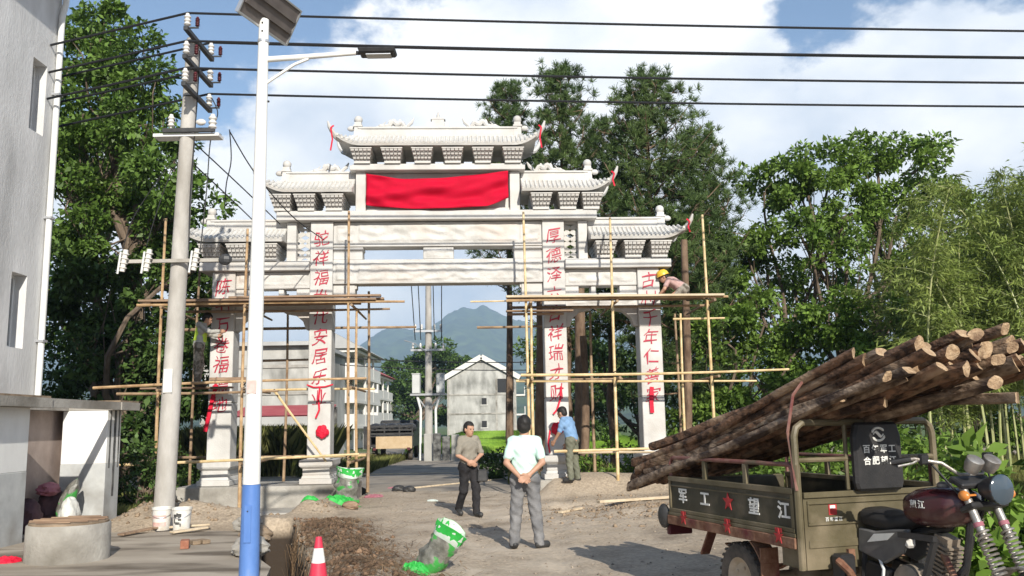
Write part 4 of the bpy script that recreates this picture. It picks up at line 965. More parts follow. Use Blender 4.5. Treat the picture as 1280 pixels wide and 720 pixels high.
# --- pines
def pine(label, px, Y, ptop, seed, width=1.0, low=.42, r=.17, flat_top=False, nb=46, green='needle', lean=0.0):
    rng = np.random.default_rng(seed); b0 = at(px, 530, Y); H = at(px, ptop, Y).z
    t = thing('pine_tree', label, 'tree', (b0.x, Y, -.1), 0, 'tall pines behind the gate')
    mb = MB(); tp = [(lean*(i/9)**1.5, 0, -.3+(H+.2)*i/9) for i in range(10)]
    tp = [(x+rng.normal()*.05, y+rng.normal()*.05, z) for x, y, z in tp]; mb.tube(tp, [r*(1-.88*i/9) for i in range(10)], 8, False)
    C = []; O = []
    for k in range(nb):
        f = low+(1-low)*((k+rng.random())/nb)**.95; z = H*f
        ln = width*(H*.30)*((1-f)/(1-low))**.62*(.35+.65*min(1, (f-low)/.12))*rng.uniform(.65, 1.15)+.25
        a = k*2.399+rng.normal()*.4; rise = .18+.55*f+rng.normal()*.12
        s0 = np.array([lean*f**1.5, 0, z]); d = np.array([math.cos(a), math.sin(a), rise]); e = s0+d*ln
        pts = []
        for i in range(6):
            u_ = i/5; pts.append(s0+d*ln*u_+np.array([0,0,-.10*ln*math.sin(math.pi*u_)+.12*ln*u_*u_]))
        mb.tube([tuple(p) for p in pts], [max(.012, .045*(1-.8*i/5)*(ln/2.5)**.5) for i in range(6)], 5, False)
        nt_ = int(4+ln*5.0)
        for j in range(nt_):
            u_ = rng.uniform(.25, 1)**.8; i = min(4, int(u_*5)); p = pts[i]+(pts[i+1]-pts[i])*(u_*5-i)
            q = p+rng.normal(size=3)*np.array([.34,.34,.20])*(ln*.42)**.6+np.array([0,0,.12])
            if rng.random() < .55: mb.tube([tuple(p), tuple(q)], [.014, .006], 3, False)
            for _ in range(2):
                C.append(q+rng.normal(size=3)*.11); O.append(unit(q-p+np.array([0,0,.35])))
    mb.build('trunk', 'bark_pine', t, True)
    C = np.array(C); O = np.array(O); m = len(C); kk = 34
    d = unit(rng.normal(size=(m,kk,3))*.85+O[:,None,:]*.95+np.array([0,0,.15])); L_ = rng.uniform(.13, .25, size=(m,kk,1))
    sd = unit(np.cross(d, rng.normal(size=(m,kk,3))))*.010
    b_ = np.broadcast_to(C[:,None,:], d.shape)+d*.02
    V = np.stack([b_-sd, b_+sd, b_+d*L_+sd*.5, b_+d*L_-sd*.5], 2).reshape(-1,3)
    link('crown', fast_mesh('crown', V, np.arange(len(V)).reshape(-1,4), green), t); return t
pine('tall pine with a narrow bushy top, left of the central pair behind the gate', 712, 29, 92, 41, .46, .30, .18, nb=80)
pine('tallest broad pine with long open branches right of the gate top', 826, 27.5, 102, 43, .70, .30, .20, nb=92)
pine('leftmost dark pine peeking over the right end of the top roof', 640, 33, 112, 47, .42, .45, .17, nb=64)
pine('shorter pine filling the gap between the two tall pines', 765, 31, 160, 53, .50, .36, .15, nb=60)
pine('yellowish young pine right of the broad pine', 895, 29, 175, 59, .62, .25, .15, nb=60)
pine('low pine behind the lowest right roof', 860, 26.5, 275, 61, .75, .25, .12, nb=44)

# --- slim bare trunks standing close behind the scaffold
for lab, px, Y, top, r in (('pale slim tree trunk between the scaffold poles right of the gate', 853, 22.6, 300, .12), ('sunlit brown trunk left of the right inner column', 672, 25.5, 300, .17), ('dark trunk between the two right columns', 722, 26.5, 330, .20), ('sunlit brown trunk just right of the right inner column', 727, 24.0, 420, .13)):
    a = at(px, 560, Y); b2 = at(px+2, top, Y); rng = np.random.default_rng(px)
    t = thing('bare_trunk', lab, 'tree trunk', (a.x, Y, -.2)); mb = MB()
    limb(mb, (0,0,0), (b2.x-a.x, 0, b2.z+.2), r, r*.75, rng, 10, .008, 9); mb.build('trunk', 'bark_pine', t, True)

# --- bamboo grove at the right
def bamboo_meshes(seed):
    rng = np.random.default_rng(seed); H = rng.uniform(6.5, 9.0); bend = rng.uniform(.4, 1.6); az = rng.uniform(0, 6.28)
    mb = MB(); k = 22; pts = []; rr = []
    for i in range(k+1):
        t = i/k; off = bend*t**3; p = (off*math.cos(az), off*math.sin(az), H*t); pts.append(p); rr.append(.034*(1-.8*t)+.003)
    mb.tube(pts, rr, 6, False); C = []; O = []
    for i in range(8, k+1):
        p = np.array(pts[i])
        for _ in range(3):
            a = rng.uniform(0, 6.28); ln = rng.uniform(.4, 1.1)*(1.1-.5*i/k); e = p+np.array([math.cos(a), math.sin(a), .35])*ln
            mb.tube([tuple(p), tuple((p+e)/2+np.array([0,0,.05])), tuple(e)], [.008,.005,.003], 3, False)
            for u_ in np.linspace(.3, 1, 6):
                for _ in range(10): C.append(p+(e-p)*u_+rng.normal(size=3)*.10); O.append(np.array([math.cos(a), math.sin(a), -.5]))
    V, F = leaves(np.array(C), .19, rng, up=.4, out=np.array(O)*.9, aspect=.17, droop=.6)
    return mb.mesh('culm', 'culm', True), fast_mesh('foliage', V, F, 'bamboo_leaf')
BM = [bamboo_meshes(100+i) for i in range(7)]
rng = np.random.default_rng(77)
for i in range(46):
    px = rng.uniform(1150, 1340); Y = rng.uniform(18.5, 27); p = at(px, 530, Y)
    t = thing('bamboo', 'slender pale bamboo in the grove behind the motor tricycle', 'bamboo', (p.x, Y, -.1), rng.uniform(0, 6.28), 'bamboo grove on the right')
    c, f = BM[i % 7]; link('culm', c, t); link('foliage', f, t); s_ = rng.uniform(.60, .80)+.22*max(0,(px-1200)/140); t.scale = (1, 1, s_)

# --- shrubs and hedges
def shrub(label, px, Y, w, h, m, seed, ls=.12, name='shrub', dens=1.0, zb=0.0, cr=.3):
    p = at(px, 560, Y); k = Y/1100
    return tree(name, label, (p.x, Y, zb-.05), [(p.x+dx*w*k, Y+dy*w*k*.5, zb+h*k*(.45+.2*dz), w*k*.42, w*k*.35, h*k*.45) for dx,dy,dz in ((-.5,0,0),(0,.2,.4),(.5,0,.1),(.1,-.4,-.3))], .05, m, ls, cr, dens, 90, seed, cat='shrub', trunk_h=.3)
shrub('dark bush low between the right columns', 765, 22.4, 60, 62, 'leaf_b', 201)
shrub('leafy bush under the right end of the scaffold', 850, 22.8, 50, 60, 'leaf_dk', 202)
shrub('dusty green bush behind the dirt on the right of the gate', 920, 21.5, 55, 70, 'leaf_b', 203)
shrub('dry brown-green bush right of the right outer column', 905, 20.8, 40, 50, 'leaf_dk', 204)
shrub('leafy bush behind the cargo box of the tricycle', 1010, 18.5, 70, 85, 'leaf_b', 205)
shrub('tangled dark bush between the shelter and the utility pole', 175, 18.6, 45, 80, 'leaf_dk', 206)
shrub('dark weeds behind the outer left column', 235, 23.2, 40, 60, 'leaf_dk', 207)
shrub('dark untidy bush by the lane right of the walking man', 620, 27, 44, 34, 'leaf_dk', 208)
shrub('grey twiggy bush left of the right inner column', 655, 25.5, 34, 50, 'leaf_dk', 209)
shrub('broad-leaved weeds beside the front wheel of the tricycle', 1225, 7.6, 130, 130, 'leaf_c', 210, ls=.15, cr=.22, dens=.8)
shrub('broad-leaved weeds at the right edge behind the handlebar', 1300, 8.2, 150, 190, 'leaf_c', 211, ls=.16, cr=.24, dens=.8)
shrub('green bush behind the motor tricycle seat', 1180, 12.5, 110, 120, 'leaf_b', 212, cr=.3)
shrub('leafy bush between the bamboo and the timber load', 1120, 15.5, 100, 110, 'leaf_c', 213, cr=.32)

# --- grass, rice and undergrowth: nobody could count these
def grass(name, label, cat, pts, h, m, seed, w=.012, lean=.35):
    rng = np.random.default_rng(seed); n = len(pts); a = rng.uniform(0, 6.28, n); d = np.stack([np.cos(a), np.sin(a), np.zeros(n)], -1)
    hh = h*rng.uniform(.5, 1.2, size=(n,1)); sd = np.stack([-np.sin(a), np.cos(a), np.zeros(n)], -1)*w; tip = pts+np.array([0,0,1.])*hh+d*hh*lean*rng.uniform(.2, 1.5, size=(n,1)); mid = pts+np.array([0,0,.55])*hh+d*hh*lean*.25
    V = np.stack([pts-sd, pts+sd, mid+sd*.8, tip, mid-sd*.8], 1).reshape(-1,3); F = np.arange(5*n).reshape(n,5)
    o = link(name, fast_mesh(name, V, F, m)); o['kind'] = 'stuff'; tag(o, label, cat); return o
def area(n, poly_px, seed):
    rng = np.random.default_rng(seed); x0, x1, y0, y1 = poly_px; x = rng.uniform(x0, x1, n); y = rng.uniform(y0, y1, n); return np.stack([x, y, height(x, y)], -1)
grass('tall_grass', 'tall yellow-green grass behind the left columns', 'grass', (lambda A: A[(vnoise(A[:,0],A[:,1],.7)+.25*vnoise(A[:,0],A[:,1],2.5) > .42) & (A[:,0] < -.19*A[:,1]-.6)])(area(17000, (-14.5,-6.0,31.0,39.2), 1)), 1.55, 'grass', 1, .018, .45)
grass('rice_field', 'bright green field in front of the gable house', 'field', area(40000, (-6.5,9,52,106), 2), .8, 'rice', 2, .06)
grass('undergrowth', 'low green undergrowth below the trees on the right', 'undergrowth', area(30000, (4.2,16,18.5,30), 3), .45, 'grass', 3, .025)
grass('weeds', 'patchy weeds round the feet of the left trees', 'weeds', area(9000, (-14,-7.4,17.5,26), 4), .35, 'grass', 4, .02)
grass('verge', 'ragged grass along the verge of the lane', 'verge', np.concatenate([area(5000, (-7.5,-5.2,30,44), 5), area(5000, (-.2,3.2,24,40), 6)]), .35, 'grass', 5, .025)
# straw thrown over the bank of the trench
rng = np.random.default_rng(9); n = 5200; al = rng.uniform(.5, 7.6, n); dd = rng.normal(.85, .42, n); keep = (dd > .24); al = al[keep]; dd = dd[keep]; n = len(al)
dv = (TR1-TR0)/np.linalg.norm(TR1-TR0); nv_ = np.array([-dv[1], dv[0]]); sx = TR0[0]+dv[0]*al+nv_[0]*dd; sy = TR0[1]+dv[1]*al+nv_[1]*dd
dens = vnoise(sx, sy, 1.1) > .28; sx = sx[dens]; sy = sy[dens]; n = len(sx)
P0 = np.stack([sx, sy, height(sx, sy)+rng.uniform(.0, .06, n)], -1); a = rng.normal(.6, 1.5, n); L_ = rng.uniform(.06, .26, (n,1)); d = np.stack([np.cos(a), np.sin(a), rng.normal(0, .18, n)], -1)
E_ = P0+d*L_; E_[:,2] = height(E_[:,0], E_[:,1]).clip(-.35, 1)+rng.uniform(.005, .07, n); sd = np.stack([-np.sin(a), np.cos(a), np.zeros(n)], -1)*.0035
o = link('straw', fast_mesh('straw', np.stack([P0-sd, P0+sd, E_+sd, E_-sd], 1).reshape(-1,3), np.arange(4*n).reshape(n,4), 'straw')); o['kind'] = 'stuff'; tag(o, 'dry straw strewn over the earth bank of the trench', 'straw')
# gravel and clods
def pebbles(name, label, n, xr, yr, s0, s1, m, seed, fn=None):
    rng = np.random.default_rng(seed); x = rng.uniform(*xr, n); y = rng.uniform(*yr, n)
    if fn is not None: k = rng.random(n) < fn(x, y); x = x[k]; y = y[k]
    n = len(x); s = s0+(s1-s0)*rng.random((n,1,1))**3; ico = np.array([(1,0,0),(-1,0,0),(0,1,0),(0,-1,0),(0,0,1),(0,0,-1)], float)
    V = ico[None]*s*rng.uniform(.6, 1.3, (n,6,1)); V[...,2] *= .7; a = rng.uniform(0, 6.28, n); ca, sa = np.cos(a)[:,None], np.sin(a)[:,None]
    V = np.stack([V[...,0]*ca-V[...,1]*sa, V[...,0]*sa+V[...,1]*ca, V[...,2]], -1)+np.stack([x, y, height(x, y)+.2*s[:,0,0]], -1)[:,None]
    f = np.array([(0,2,4),(2,1,4),(1,3,4),(3,0,4),(2,0,5),(1,2,5),(3,1,5),(0,3,5)]); F = (f[None]+np.arange(n)[:,None,None]*6).reshape(-1,3)
    o = link(name, fast_mesh(name, V.reshape(-1,3), F, m)); o['kind'] = 'stuff'; tag(o, label, 'gravel'); return o
pebbles('gravel', 'loose grit and pebbles scattered over the packed earth', 5200, (-6.5,6), (7,24), .004, .028, 'stone_grey', 1)
pebbles('rubble', 'earth clods and stones heaped round the pit on the right', 6000, (.2,5.4), (13.5,19.5), .008, .055, 'soil', 2, lambda x, y: np.exp(-(((x-2.6)/1.9)**2+((y-16.6)/1.7)**2)))
pebbles('rubble', 'reddish-brown clods tipped along the bank of the trench', 9000, (-4.4,-.2), (8.6,16.4), .008, .07, 'red_soil', 4, lambda x, y: np.exp(-((trench_d(x,y)[0]-.75)/.45)**2)*(trench_d(x,y)[0] > .3))
pebbles('rubble', 'broken soil and stones on the heaps by the utility pole', 1500, (-7.6,-3.4), (14.6,18.6), .008, .07, 'soil', 3, lambda x, y: np.clip(height(x, y)*3.2, .05, 1))
# ================================================================== POLES, LAMP AND LINES
def insulator(par, p, h=.26, r=.062):
    mb = MB(); prof = [(.02,0),(.02,.02)]
    for i in range(3):
        z = .03+i*(h-.06)/3; d = (h-.06)/3; prof += [(r*.62,z),(r,z+d*.35),(r*.95,z+d*.55),(r*.6,z+d*.95)]
    prof += [(r*.55,h-.02),(r*.5,h),(0.001,h)]
    mb.lathe(prof, p, 12); mb.build('insulator','porcelain',par,True)
def arrester(par, p):
    mb = MB(); prof = [(.001,0)]
    for i in range(5): prof += [(.028,.02+i*.03),(.042,.03+i*.03),(.028,.042+i*.03)]
    prof += [(.02,.19),(.001,.2)]; mb.lathe(prof, p, 9); mb.build('surge_arrester','arrester',par,True)
PB = Vector((-5.93, 15.2, 0)); PT = Vector((-5.75, 15.2, 8.60))
U = thing('utility_pole','weathered concrete utility pole with black crossarms in front of the left tree','utility pole',(PB.x,PB.y,-.1))
lp = lambda x,y,z: (x-PB.x, y-PB.y, z+.1)
mb = MB(); mb.tube([lp(*(PB.lerp(PT,t))) for t in np.linspace(0,1,9)],[.172-.055*t for t in np.linspace(0,1,9)],20); mb.build('pole','pole_concrete',U,True)
mb = MB(); mb.lathe([(.001,.12),(.11,.10),(.125,0)],lp(PT.x,PT.y,PT.z),16); mb.build('cap','concrete',U,True)
MB().box(-.075,.075,-.175,-.162,2.38,2.78,Matrix.Translation((.045,0,0))).build('number_plate','white_print',U)
ends = []
for (z,) in ((8.60,),(8.08,),(7.58,)):
    a = MB().box(.12,.20,-.70,.68,z+.06,z+.14,Matrix.Translation((PT.x-PB.x-.04,0,0))).build('crossarm','steel_black',U,bevel=.006)
    for y in (-.62,.60):
        q = (PT.x-PB.x+.12,y,z+.14); insulator(U,q); ends.append((q[0]+PB.x,y+PB.y,z+.14+.27-.1))
        arrester(U,(q[0]+.17,y+.02,z+.15)); MB().box(q[0],q[0]+.2,y-.012,y+.012,z+.12,z+.145).build('arrester_strap','steel_black',U)
    mb = MB(); mb.tube([(PT.x-PB.x+.13*math.cos(t),.13*math.sin(t),z+.1) for t in np.linspace(0,6.283,15)],.014,5,False); mb.build('band','steel_black',U)
# lower horizontal arm with two insulators, and the fuse arm
z = 6.98; xc = -5.80-PB.x
mb = MB(); mb.box(xc-.36,xc+.56,-.20,-.14,z,z+.07); mb.box(xc-.36,xc+.56,.14,.20,z,z+.07); mb.build('crossarm','steel_black',U)
mb = MB(); mb.box(xc-.55,xc+.62,-.135,.135,z-.06,z-.005); mb.build('crossarm','pvc',U)
insulator(U,(xc-.22,-.17,z+.07)); insulator(U,(xc+.52,-.17,z+.02),.30,.075); 
mb = MB(); mb.sphere((xc+.34,-.25,z+.15),(.09,.06,.06),9,6); mb.build('surge_arrester','porcelain',U,True)
z = 4.62; xf = -5.86-PB.x
fa = MB().box(xf-.85,xf+.86,-.22,-.16,z,z+.06).build('crossarm','concrete',U)
for x in (-.83,-.42,.40):
    f = MB(); f.tube([(xf+x-.02,-.28,z-.16),(xf+x+.03,-.28,z+.22)],.045,9); 
    for k in range(4): f.tube([(xf+x-.01+.012*k,-.28,z-.10+.08*k),(xf+x-.006+.012*k,-.28,z-.08+.08*k)],.062,10)
    f = f.build('cutout_fuse','porcelain',U,True); MB().tube([(xf+x-.09,-.30,z-.2),(xf+x-.05,-.30,z+.18)],.018,6).build('fuse_tube','pvc',f)
MB().sphere((xf+.92,-.28,z+.02),(.12,.07,.10),8,6).build('cable_clamp','steel_black',U)
# lines: six conductors between this pole and others out of frame
def wire(label, pts, r=.018, sag=0.0, n=24, group='overhead lines'):
    mb = MB(); P_ = []
    for a, b2 in zip(pts, pts[1:]):
        a = Vector(a); b2 = Vector(b2)
        for i in range(n+1):
            t = i/n; p = a.lerp(b2,t); p.z -= sag*(a-b2).length/30*4*t*(1-t); P_.append(p)
    mb.tube(P_,r,6); return tag(mb.build('overhead_line','wire',smooth=True),label,'cable',group)
names = ['topmost overhead line, running from the near end of the top crossarm','overhead line from the far end of the top crossarm','overhead line from the near end of the middle crossarm','overhead line from the far end of the middle crossarm','overhead line from the near end of the lowest black crossarm','lowest of the long overhead lines, from the far end of the lowest black crossarm']
for (x,y,z), lab in zip(ends, names):
    wire(lab,[(x-26,y+5.0,z-2.6),(x,y,z),(x+34,y+2.2,z+.05)],.021,.16)
def jumper(label, pts, r=.011):
    mb = MB(); P_ = [Vector(p) for p in pts]; Q = []
    for i in range(len(P_)-1):
        p0 = P_[max(0,i-1)]; p1 = P_[i]; p2 = P_[i+1]; p3 = P_[min(len(P_)-1,i+2)]
        for k in range(8):
            t = k/8; Q.append(.5*((2*p1)+(p2-p0)*t+(2*p0-5*p1+4*p2-p3)*t*t+(3*p1-p0-3*p2+p3)*t**3))
    Q.append(P_[-1]); mb.tube(Q,r,5); return tag(mb.build('drop_cable','wire',smooth=True),label,'cable','drop cables on the utility pole')
e = ends
jumper('thin cable dropping from the lowest crossarm to the lower arm',[e[5],at(272,140,15.7),at(266,160,15.5),at(262,185,15.3),at(258,240,15.1),at(250,315,15)])
jumper('cable looping down beside the concrete pole',[at(250,63,15.1),at(247,120,15.1),at(244,160,15.1),at(238,240,15.1),at(236,312,15)])
jumper('cable hanging straight from the white insulator of the lower arm',[at(287,162,15),at(289,200,15),at(283,230,15),at(281,260,15.3)])
jumper('stay cable from the lower arm down towards the gate',[at(287,164,15),at(320,218,16),at(365,270,18),at(405,300,20)],.012)
jumper('upper of the two slanting cables crossing behind the lamp post',[at(240,176,15.2),at(300,232,17),at(350,280,19)],.013)
jumper('lower of the two slanting cables crossing behind the lamp post',[at(243,206,15.2),at(290,250,17),at(322,281,19)],.013)
jumper('thin cable from the leftmost cutout fuse up the pole',[at(154,310,15),at(168,270,15.1),at(205,215,15.2),at(238,180,15.2)],.008)
jumper('thin cable from the middle cutout fuse up the pole',[at(183,308,15),at(196,265,15.1),at(215,215,15.2),at(239,185,15.2)],.008)

# solar street lamp
LB = Vector((-2.79, 9.5, 0))
T = thing('solar_street_lamp','white solar street lamp with a blue foot standing before the left columns','street lamp',(LB.x,LB.y,0))
mb = MB(); mb.tube([(0,0,1.07),(0,0,6.28)],[.092,.056],18); mb.build('pole','lamp_white',T,True)
mb = MB(); mb.tube([(0,0,-.05),(0,0,1.067)],[.106,.093],18); mb.build('pole_foot','lamp_blue',T,True)
mb = MB(); mb.tube([(.0,0,6.0),(.0,0,6.03)],.066,16); mb.build('collar','alu',T,True)
ar = MB().tube([(.03,0,5.80),(.40,0,5.82),(1.06,0,5.86)],[.034,.032,.026],10).build('arm','lamp_white',T,True)
MB().tube([(.05,0,5.52),(.36,0,5.735),(.52,0,5.80)],.018,8).build('brace','lamp_white',T,True)
lh = MB(); lh.tube([(1.03,0,5.86),(1.14,0,5.86)],.025,8); lh.taper(1.11,1.50,-.09,.09,5.83,5.88,.02,.03); lh.box(1.13,1.46,-.07,.07,5.88,5.90); lh = lh.build('lamp_head','steel_black',T,bevel=.01)
MB().box(1.18,1.46,-.065,.065,5.815,5.829).build('led_window','alu',lh)
MB().box(-.038,.038,-.108,-.098,.48,.86).build('access_door','lamp_blue',T,bevel=.004)
MB().sphere((.0,-.112,.80),.008,6,4).build('door_lock','steel_black',T)
MB().box(-.05,.05,-.088,-.083,2.02,2.16).build('sticker','plastic_pink',T)
# the panel leans towards the sun: seen from below with its frame and rails
_a = Vector((.32,.947,0)).normalized(); _b = Vector((.42,-.142,.90)).normalized(); _n = _a.cross(_b).normalized()
if _n.z < 0: _n = -_n
PM = Matrix.Translation((.055,.02,6.40)) @ Matrix((( _a.x,_b.x,_n.x,0),(_a.y,_b.y,_n.y,0),(_a.z,_b.z,_n.z,0),(0,0,0,1)))
sp_ = MB().box(-.46,.46,-.21,.21,-.015,.012,PM).build('solar_panel','panel_back',T)
MB().box(-.45,.45,-.20,.20,.0125,.016,PM).build('cells','solar',sp_)
mb = MB()
for a in ((-.48,.48,-.23,-.211,-.03,.018),(-.48,.48,.211,.23,-.03,.018),(-.48,-.461,-.211,.211,-.03,.018),(.461,.48,-.211,.211,-.03,.018)): mb.box(*a,PM)
mb.build('frame','alu',sp_)
mb = MB(); mb.box(-.44,.44,-.09,-.05,-.04,-.016,PM); mb.box(-.44,.44,.05,.09,-.04,-.016,PM); mb.build('rail','panel_back',sp_)
for z in (6.12,6.22): MB().sphere((.0,-.06,z),.012,6,4).build('bolt','steel_black',T)
MB().sphere((.075,0,5.30),.014,6,4).build('bolt','steel_black',T)

# distant pole with transformer platform
Q = at(536,575,42); D = thing('transformer_pole','distant concrete pole carrying a pale transformer box down the lane','utility pole',(Q.x,42,-.1))
mb = MB(); mb.tube([(0,0,0),(0,0,9.5)],[.20,.13],12); mb.build('pole','pole_concrete',D,True)
for z,w in ((6.15,1.25),(5.25,1.5)):
    MB().box(-w*.55,w*.55,-.25,-.18,z,z+.1).build('crossarm','alu',D)
    for x in (-.6,-.3,.3,.6): insulator(D,(x*w*.8,-.21,z+.1),.28,.06)
for s_ in (-1,1):
    tb = MB(); tb.box(.22*s_-.18+s_*.35,.22*s_+.18+s_*.35,-.35,.25,3.25,4.15); tb = tb.build('transformer','transformer',D,bevel=.02)
    MB().box(.22*s_-.20+s_*.35,.22*s_+.20+s_*.35,-.37,.27,4.153,4.19).build('lid','transformer',tb)
    MB().tube([(s_*.55,-.1,3.2),(s_*.35,-.2,2.5),(s_*.38,-.2,-.0)],.06,7).build('cable_duct','pvc',D,True)
    MB().beam((s_*.6,-.05,3.2),(s_*.15,-.05,2.6),.06,.06).build('strut','alu',D)
MB().box(-.85,.85,-.30,.20,3.15,3.24).build('platform','alu',D)
MB().tube([(-.1,-.2,5.2),(-.6,-.4,5.6),(-1.1,-.5,5.75)],.025,6).build('lamp_arm','alu',D,True)
for i,(px,lab) in enumerate(((519,'left one of the vertical wires above the distant pole'),(526,'second vertical wire above the distant pole'),(543,'third vertical wire above the distant pole'),(552,'right one of the vertical wires above the distant pole'))):
    a = at(px,425,41.7); b2 = at(px-6+i*2,340,41.7); mb = MB(); mb.tube([a,b2],.022,4); tag(mb.build('drop_wire','wire'),lab,'cable','wires on the distant pole')
for lab,a,b2 in (('upper far cable crossing the lane below the mountain',at(425,447,50),at(690,452,50)),('lower far cable crossing the lane below the mountain',at(425,456,52),at(690,462,52))):
    wire(lab,[a,b2],.03,.35,group='far cables across the lane')

# ================================================================== FARM TRUCK DOWN THE LANE
K = at(489,576,42); tr = thing('farm_truck','small dark farm truck with a tan tailgate parked down the lane','truck',(K.x,42,.05),R(2))
MB().box(-1.0,1.0,0,3.6,.62,.75).build('bed','tarp',tr)
MB().box(-.72,.98,-.06,-.01,.55,1.12).build('tailgate','truck_board',tr,bevel=.01)
mb = MB(); mb.box(-1.02,1.02,.0,3.5,1.10,1.16)
for x in (-1.0,.96): mb.box(x,x+.05,0,3.5,.75,1.5)
for z in (1.2,1.38,1.54): mb.box(-1.02,1.02,-.03,.02,z,z+.09)
for x in (-1.02,-.35,.35,.96): mb.box(x,x+.06,-.05,-.02,1.1,1.68)
mb.build('stake_sides','tarp',tr)
mb = MB(); 
for i in range(7): mb.sphere((-.8+i*.27,.6+(i%3)*.5,1.5),(.34,.7,.25),9,6)
mb.build('load','tarp',tr,True)
MB().box(-.95,.95,3.7,5.0,.6,1.9).build('cab','tarp',tr,bevel=.08)
MB().box(-1.32,-1.0,.1,.5,.55,1.6).build('side_board','tarp',tr)
for x in (-.85,.85):
    for y in (.75,4.3):
        w = MB(); M_ = Matrix.Rotation(R(90),3,'Y'); w.lathe([(.20,-.1),(.33,-.1),(.36,-.06),(.36,.06),(.33,.1),(.20,.1)],(x,y,.35),18,M=M_); w = w.build('wheel','tyre',tr,True)
        MB().lathe([(.001,-.06),(.2,-.08),(.2,.08),(.001,.06)],(x,y,.35),14,M=M_).build('rim','rim',w,True)
for x in (-.85,.75): MB().box(x,x+.14,-.085,-.05,.48,.60).build('tail_light','arrester',tr)
# low weathered wall beside the distant pole
W0 = at(530,578,41); wl = thing('low_wall','low row of mould-black concrete posts beside the distant pole','wall',(W0.x,41,0))
rng = np.random.default_rng(4)
for i in range(4): 
    h = rng.uniform(.9,1.3); MB().box(i*.42,i*.42+.36,-.1+rng.uniform(-.05,.05),.12,-.1,h).build('post','blackstain' if i%3 else 'plaster',wl,bevel=.03)
# ================================================================== CARGO TRICYCLE
HD = Vector((.324,-.946,0)).normalized(); TP = Vector((2.835,7.23,0)); TA = math.atan2(HD.y,HD.x)
C = thing('cargo_tricycle','olive motor tricycle with a worn cargo box carrying logs','tricycle',TP,TA)
TMx = Matrix.Translation(TP) @ Matrix.Rotation(TA,4,'Z')
def tw(x,y,z): return TMx @ Vector((x,y,z))
HW = .68; LEN = 2.02
# frame of local axes: x forward, y left, z up; the side seen from the camera is y = -HW
bed = MB(); bed.box(-LEN,0,-HW,HW,.72,.77)
for x in (-1.8,-1.3,-.8,-.3): bed.box(x,x+.06,-HW+.02,HW-.02,.66,.719)
bed.build('cargo_bed','olive',C,bevel=.005)
mb = MB(); mb.box(-LEN-.1,.05,-.28,-.22,.56,.64); mb.box(-LEN-.1,.05,.22,.28,.56,.64); mb.build('chassis','rust',C)
# right-hand side seen by the camera
SX = Matrix.Rotation(R(0),4,'Z')
def side_panel(s_):
    y0 = s_*HW
    def bx(x0,x1,a,b2,z0,z1,mb): mb.box(x0,x1,*sorted((y0+s_*a,y0+s_*b2)),z0,z1)
    mb = MB(); bx(-LEN+.03,-.05,-.02,.012,.80,1.07,mb); p = mb.build('side_panel','olive_dark',C)
    mb = MB(); bx(-LEN+.0,-.03,-.025,.030,1.07,1.115,mb); bx(-LEN,-.03,-.025,.028,.775,.81,mb); bx(-LEN,-LEN+.035,-.025,.026,.81,1.07,mb); bx(-.07,-.03,-.025,.026,.81,1.07,mb); bx(-LEN+.03,-.07,.012,.020,1.02,1.035,mb); mb.build('panel_frame','olive',p,bevel=.005)
    mb = MB(); bx(-LEN-.02,-.02,-.03,.040,.655,.74,mb); mb.build('sill_rail','rust',C,bevel=.006)
    mb = MB(); bx(-LEN-.01,-.02,-.02,.034,.742,.772,mb); mb.build('sill_lip','olive',C,bevel=.004)
    r_ = MB(); yy = y0; r_.tube([(-LEN+.02,yy,1.115),(-LEN+.02,yy,1.25),(-LEN+.05,yy,1.285),(-LEN+.09,yy,1.295),(-.10,yy,1.295),(-.06,yy,1.28),(-.045,yy,1.24),(-.045,yy,1.115)],.019,8); r_ = r_.build('top_rail','redrail',C,True)
    for x in (-1.36,-.70): mb = MB(); bx(x-.025,x+.025,-.015,.015,1.115,1.28,mb); mb.build('rail_post','olive',r_)
    return p
sp_r = side_panel(-1); side_panel(1)
MS = Matrix.Translation((0,-HW-.016,0))
def five_star(mb, c, r, M):
    pts = [(c[0]+(r if k%2==0 else r*.40)*math.sin(k*math.pi/5), c[1]+(r if k%2==0 else r*.40)*math.cos(k*math.pi/5)) for k in range(10)]
    mb.prism(pts,(-.003,.003),M)
for i,(ch,s_) in enumerate((('军',1.76),('工',1.36),('★',.97),('望',.58),('江',.17))):
    mb = MB()
    if ch == '★': five_star(mb,(-s_,.945),.085,MS); mb.build('star','red_print',sp_r)
    else: glyph(mb,ch,.165,.145,Matrix.Translation((-s_,-HW-.016,.94)),off=.022,depth=.12); mb.build('character','white_print',sp_r)
for s_ in (1.72,.96,.22):
    mb = MB(); five_star(mb,(-s_,.735),.065,Matrix.Translation((0,-HW-.044,0))); mb.box(-s_-.045,-s_+.045,-HW-.043,-HW-.0415,.765,.80); mb.build('star','red_print',C)
# tailgate
mb = MB(); mb.box(-LEN-.03,-LEN-.002,-HW+.03,HW-.03,.78,1.08); tg = mb.build('tailgate','olive_dark',C,bevel=.006)
mb = MB(); mb.box(-LEN-.05,-LEN-.031,-HW+.03,HW-.03,1.04,1.09); mb.box(-LEN-.05,-LEN-.031,-HW+.03,HW-.03,.77,.81); mb.build('frame','olive',tg)
for s_ in (-1,1): MB().box(-LEN-.12,-LEN-.06,*sorted((s_*.42,s_*HW)),.54,.64).build('tail_light','arrester',C,bevel=.01)
mb = MB(); mb.sphere((-LEN-.12,-HW-.02,.72),(.10,.05,.12),10,7); mb.build('tool_pouch','tarp',C,True)
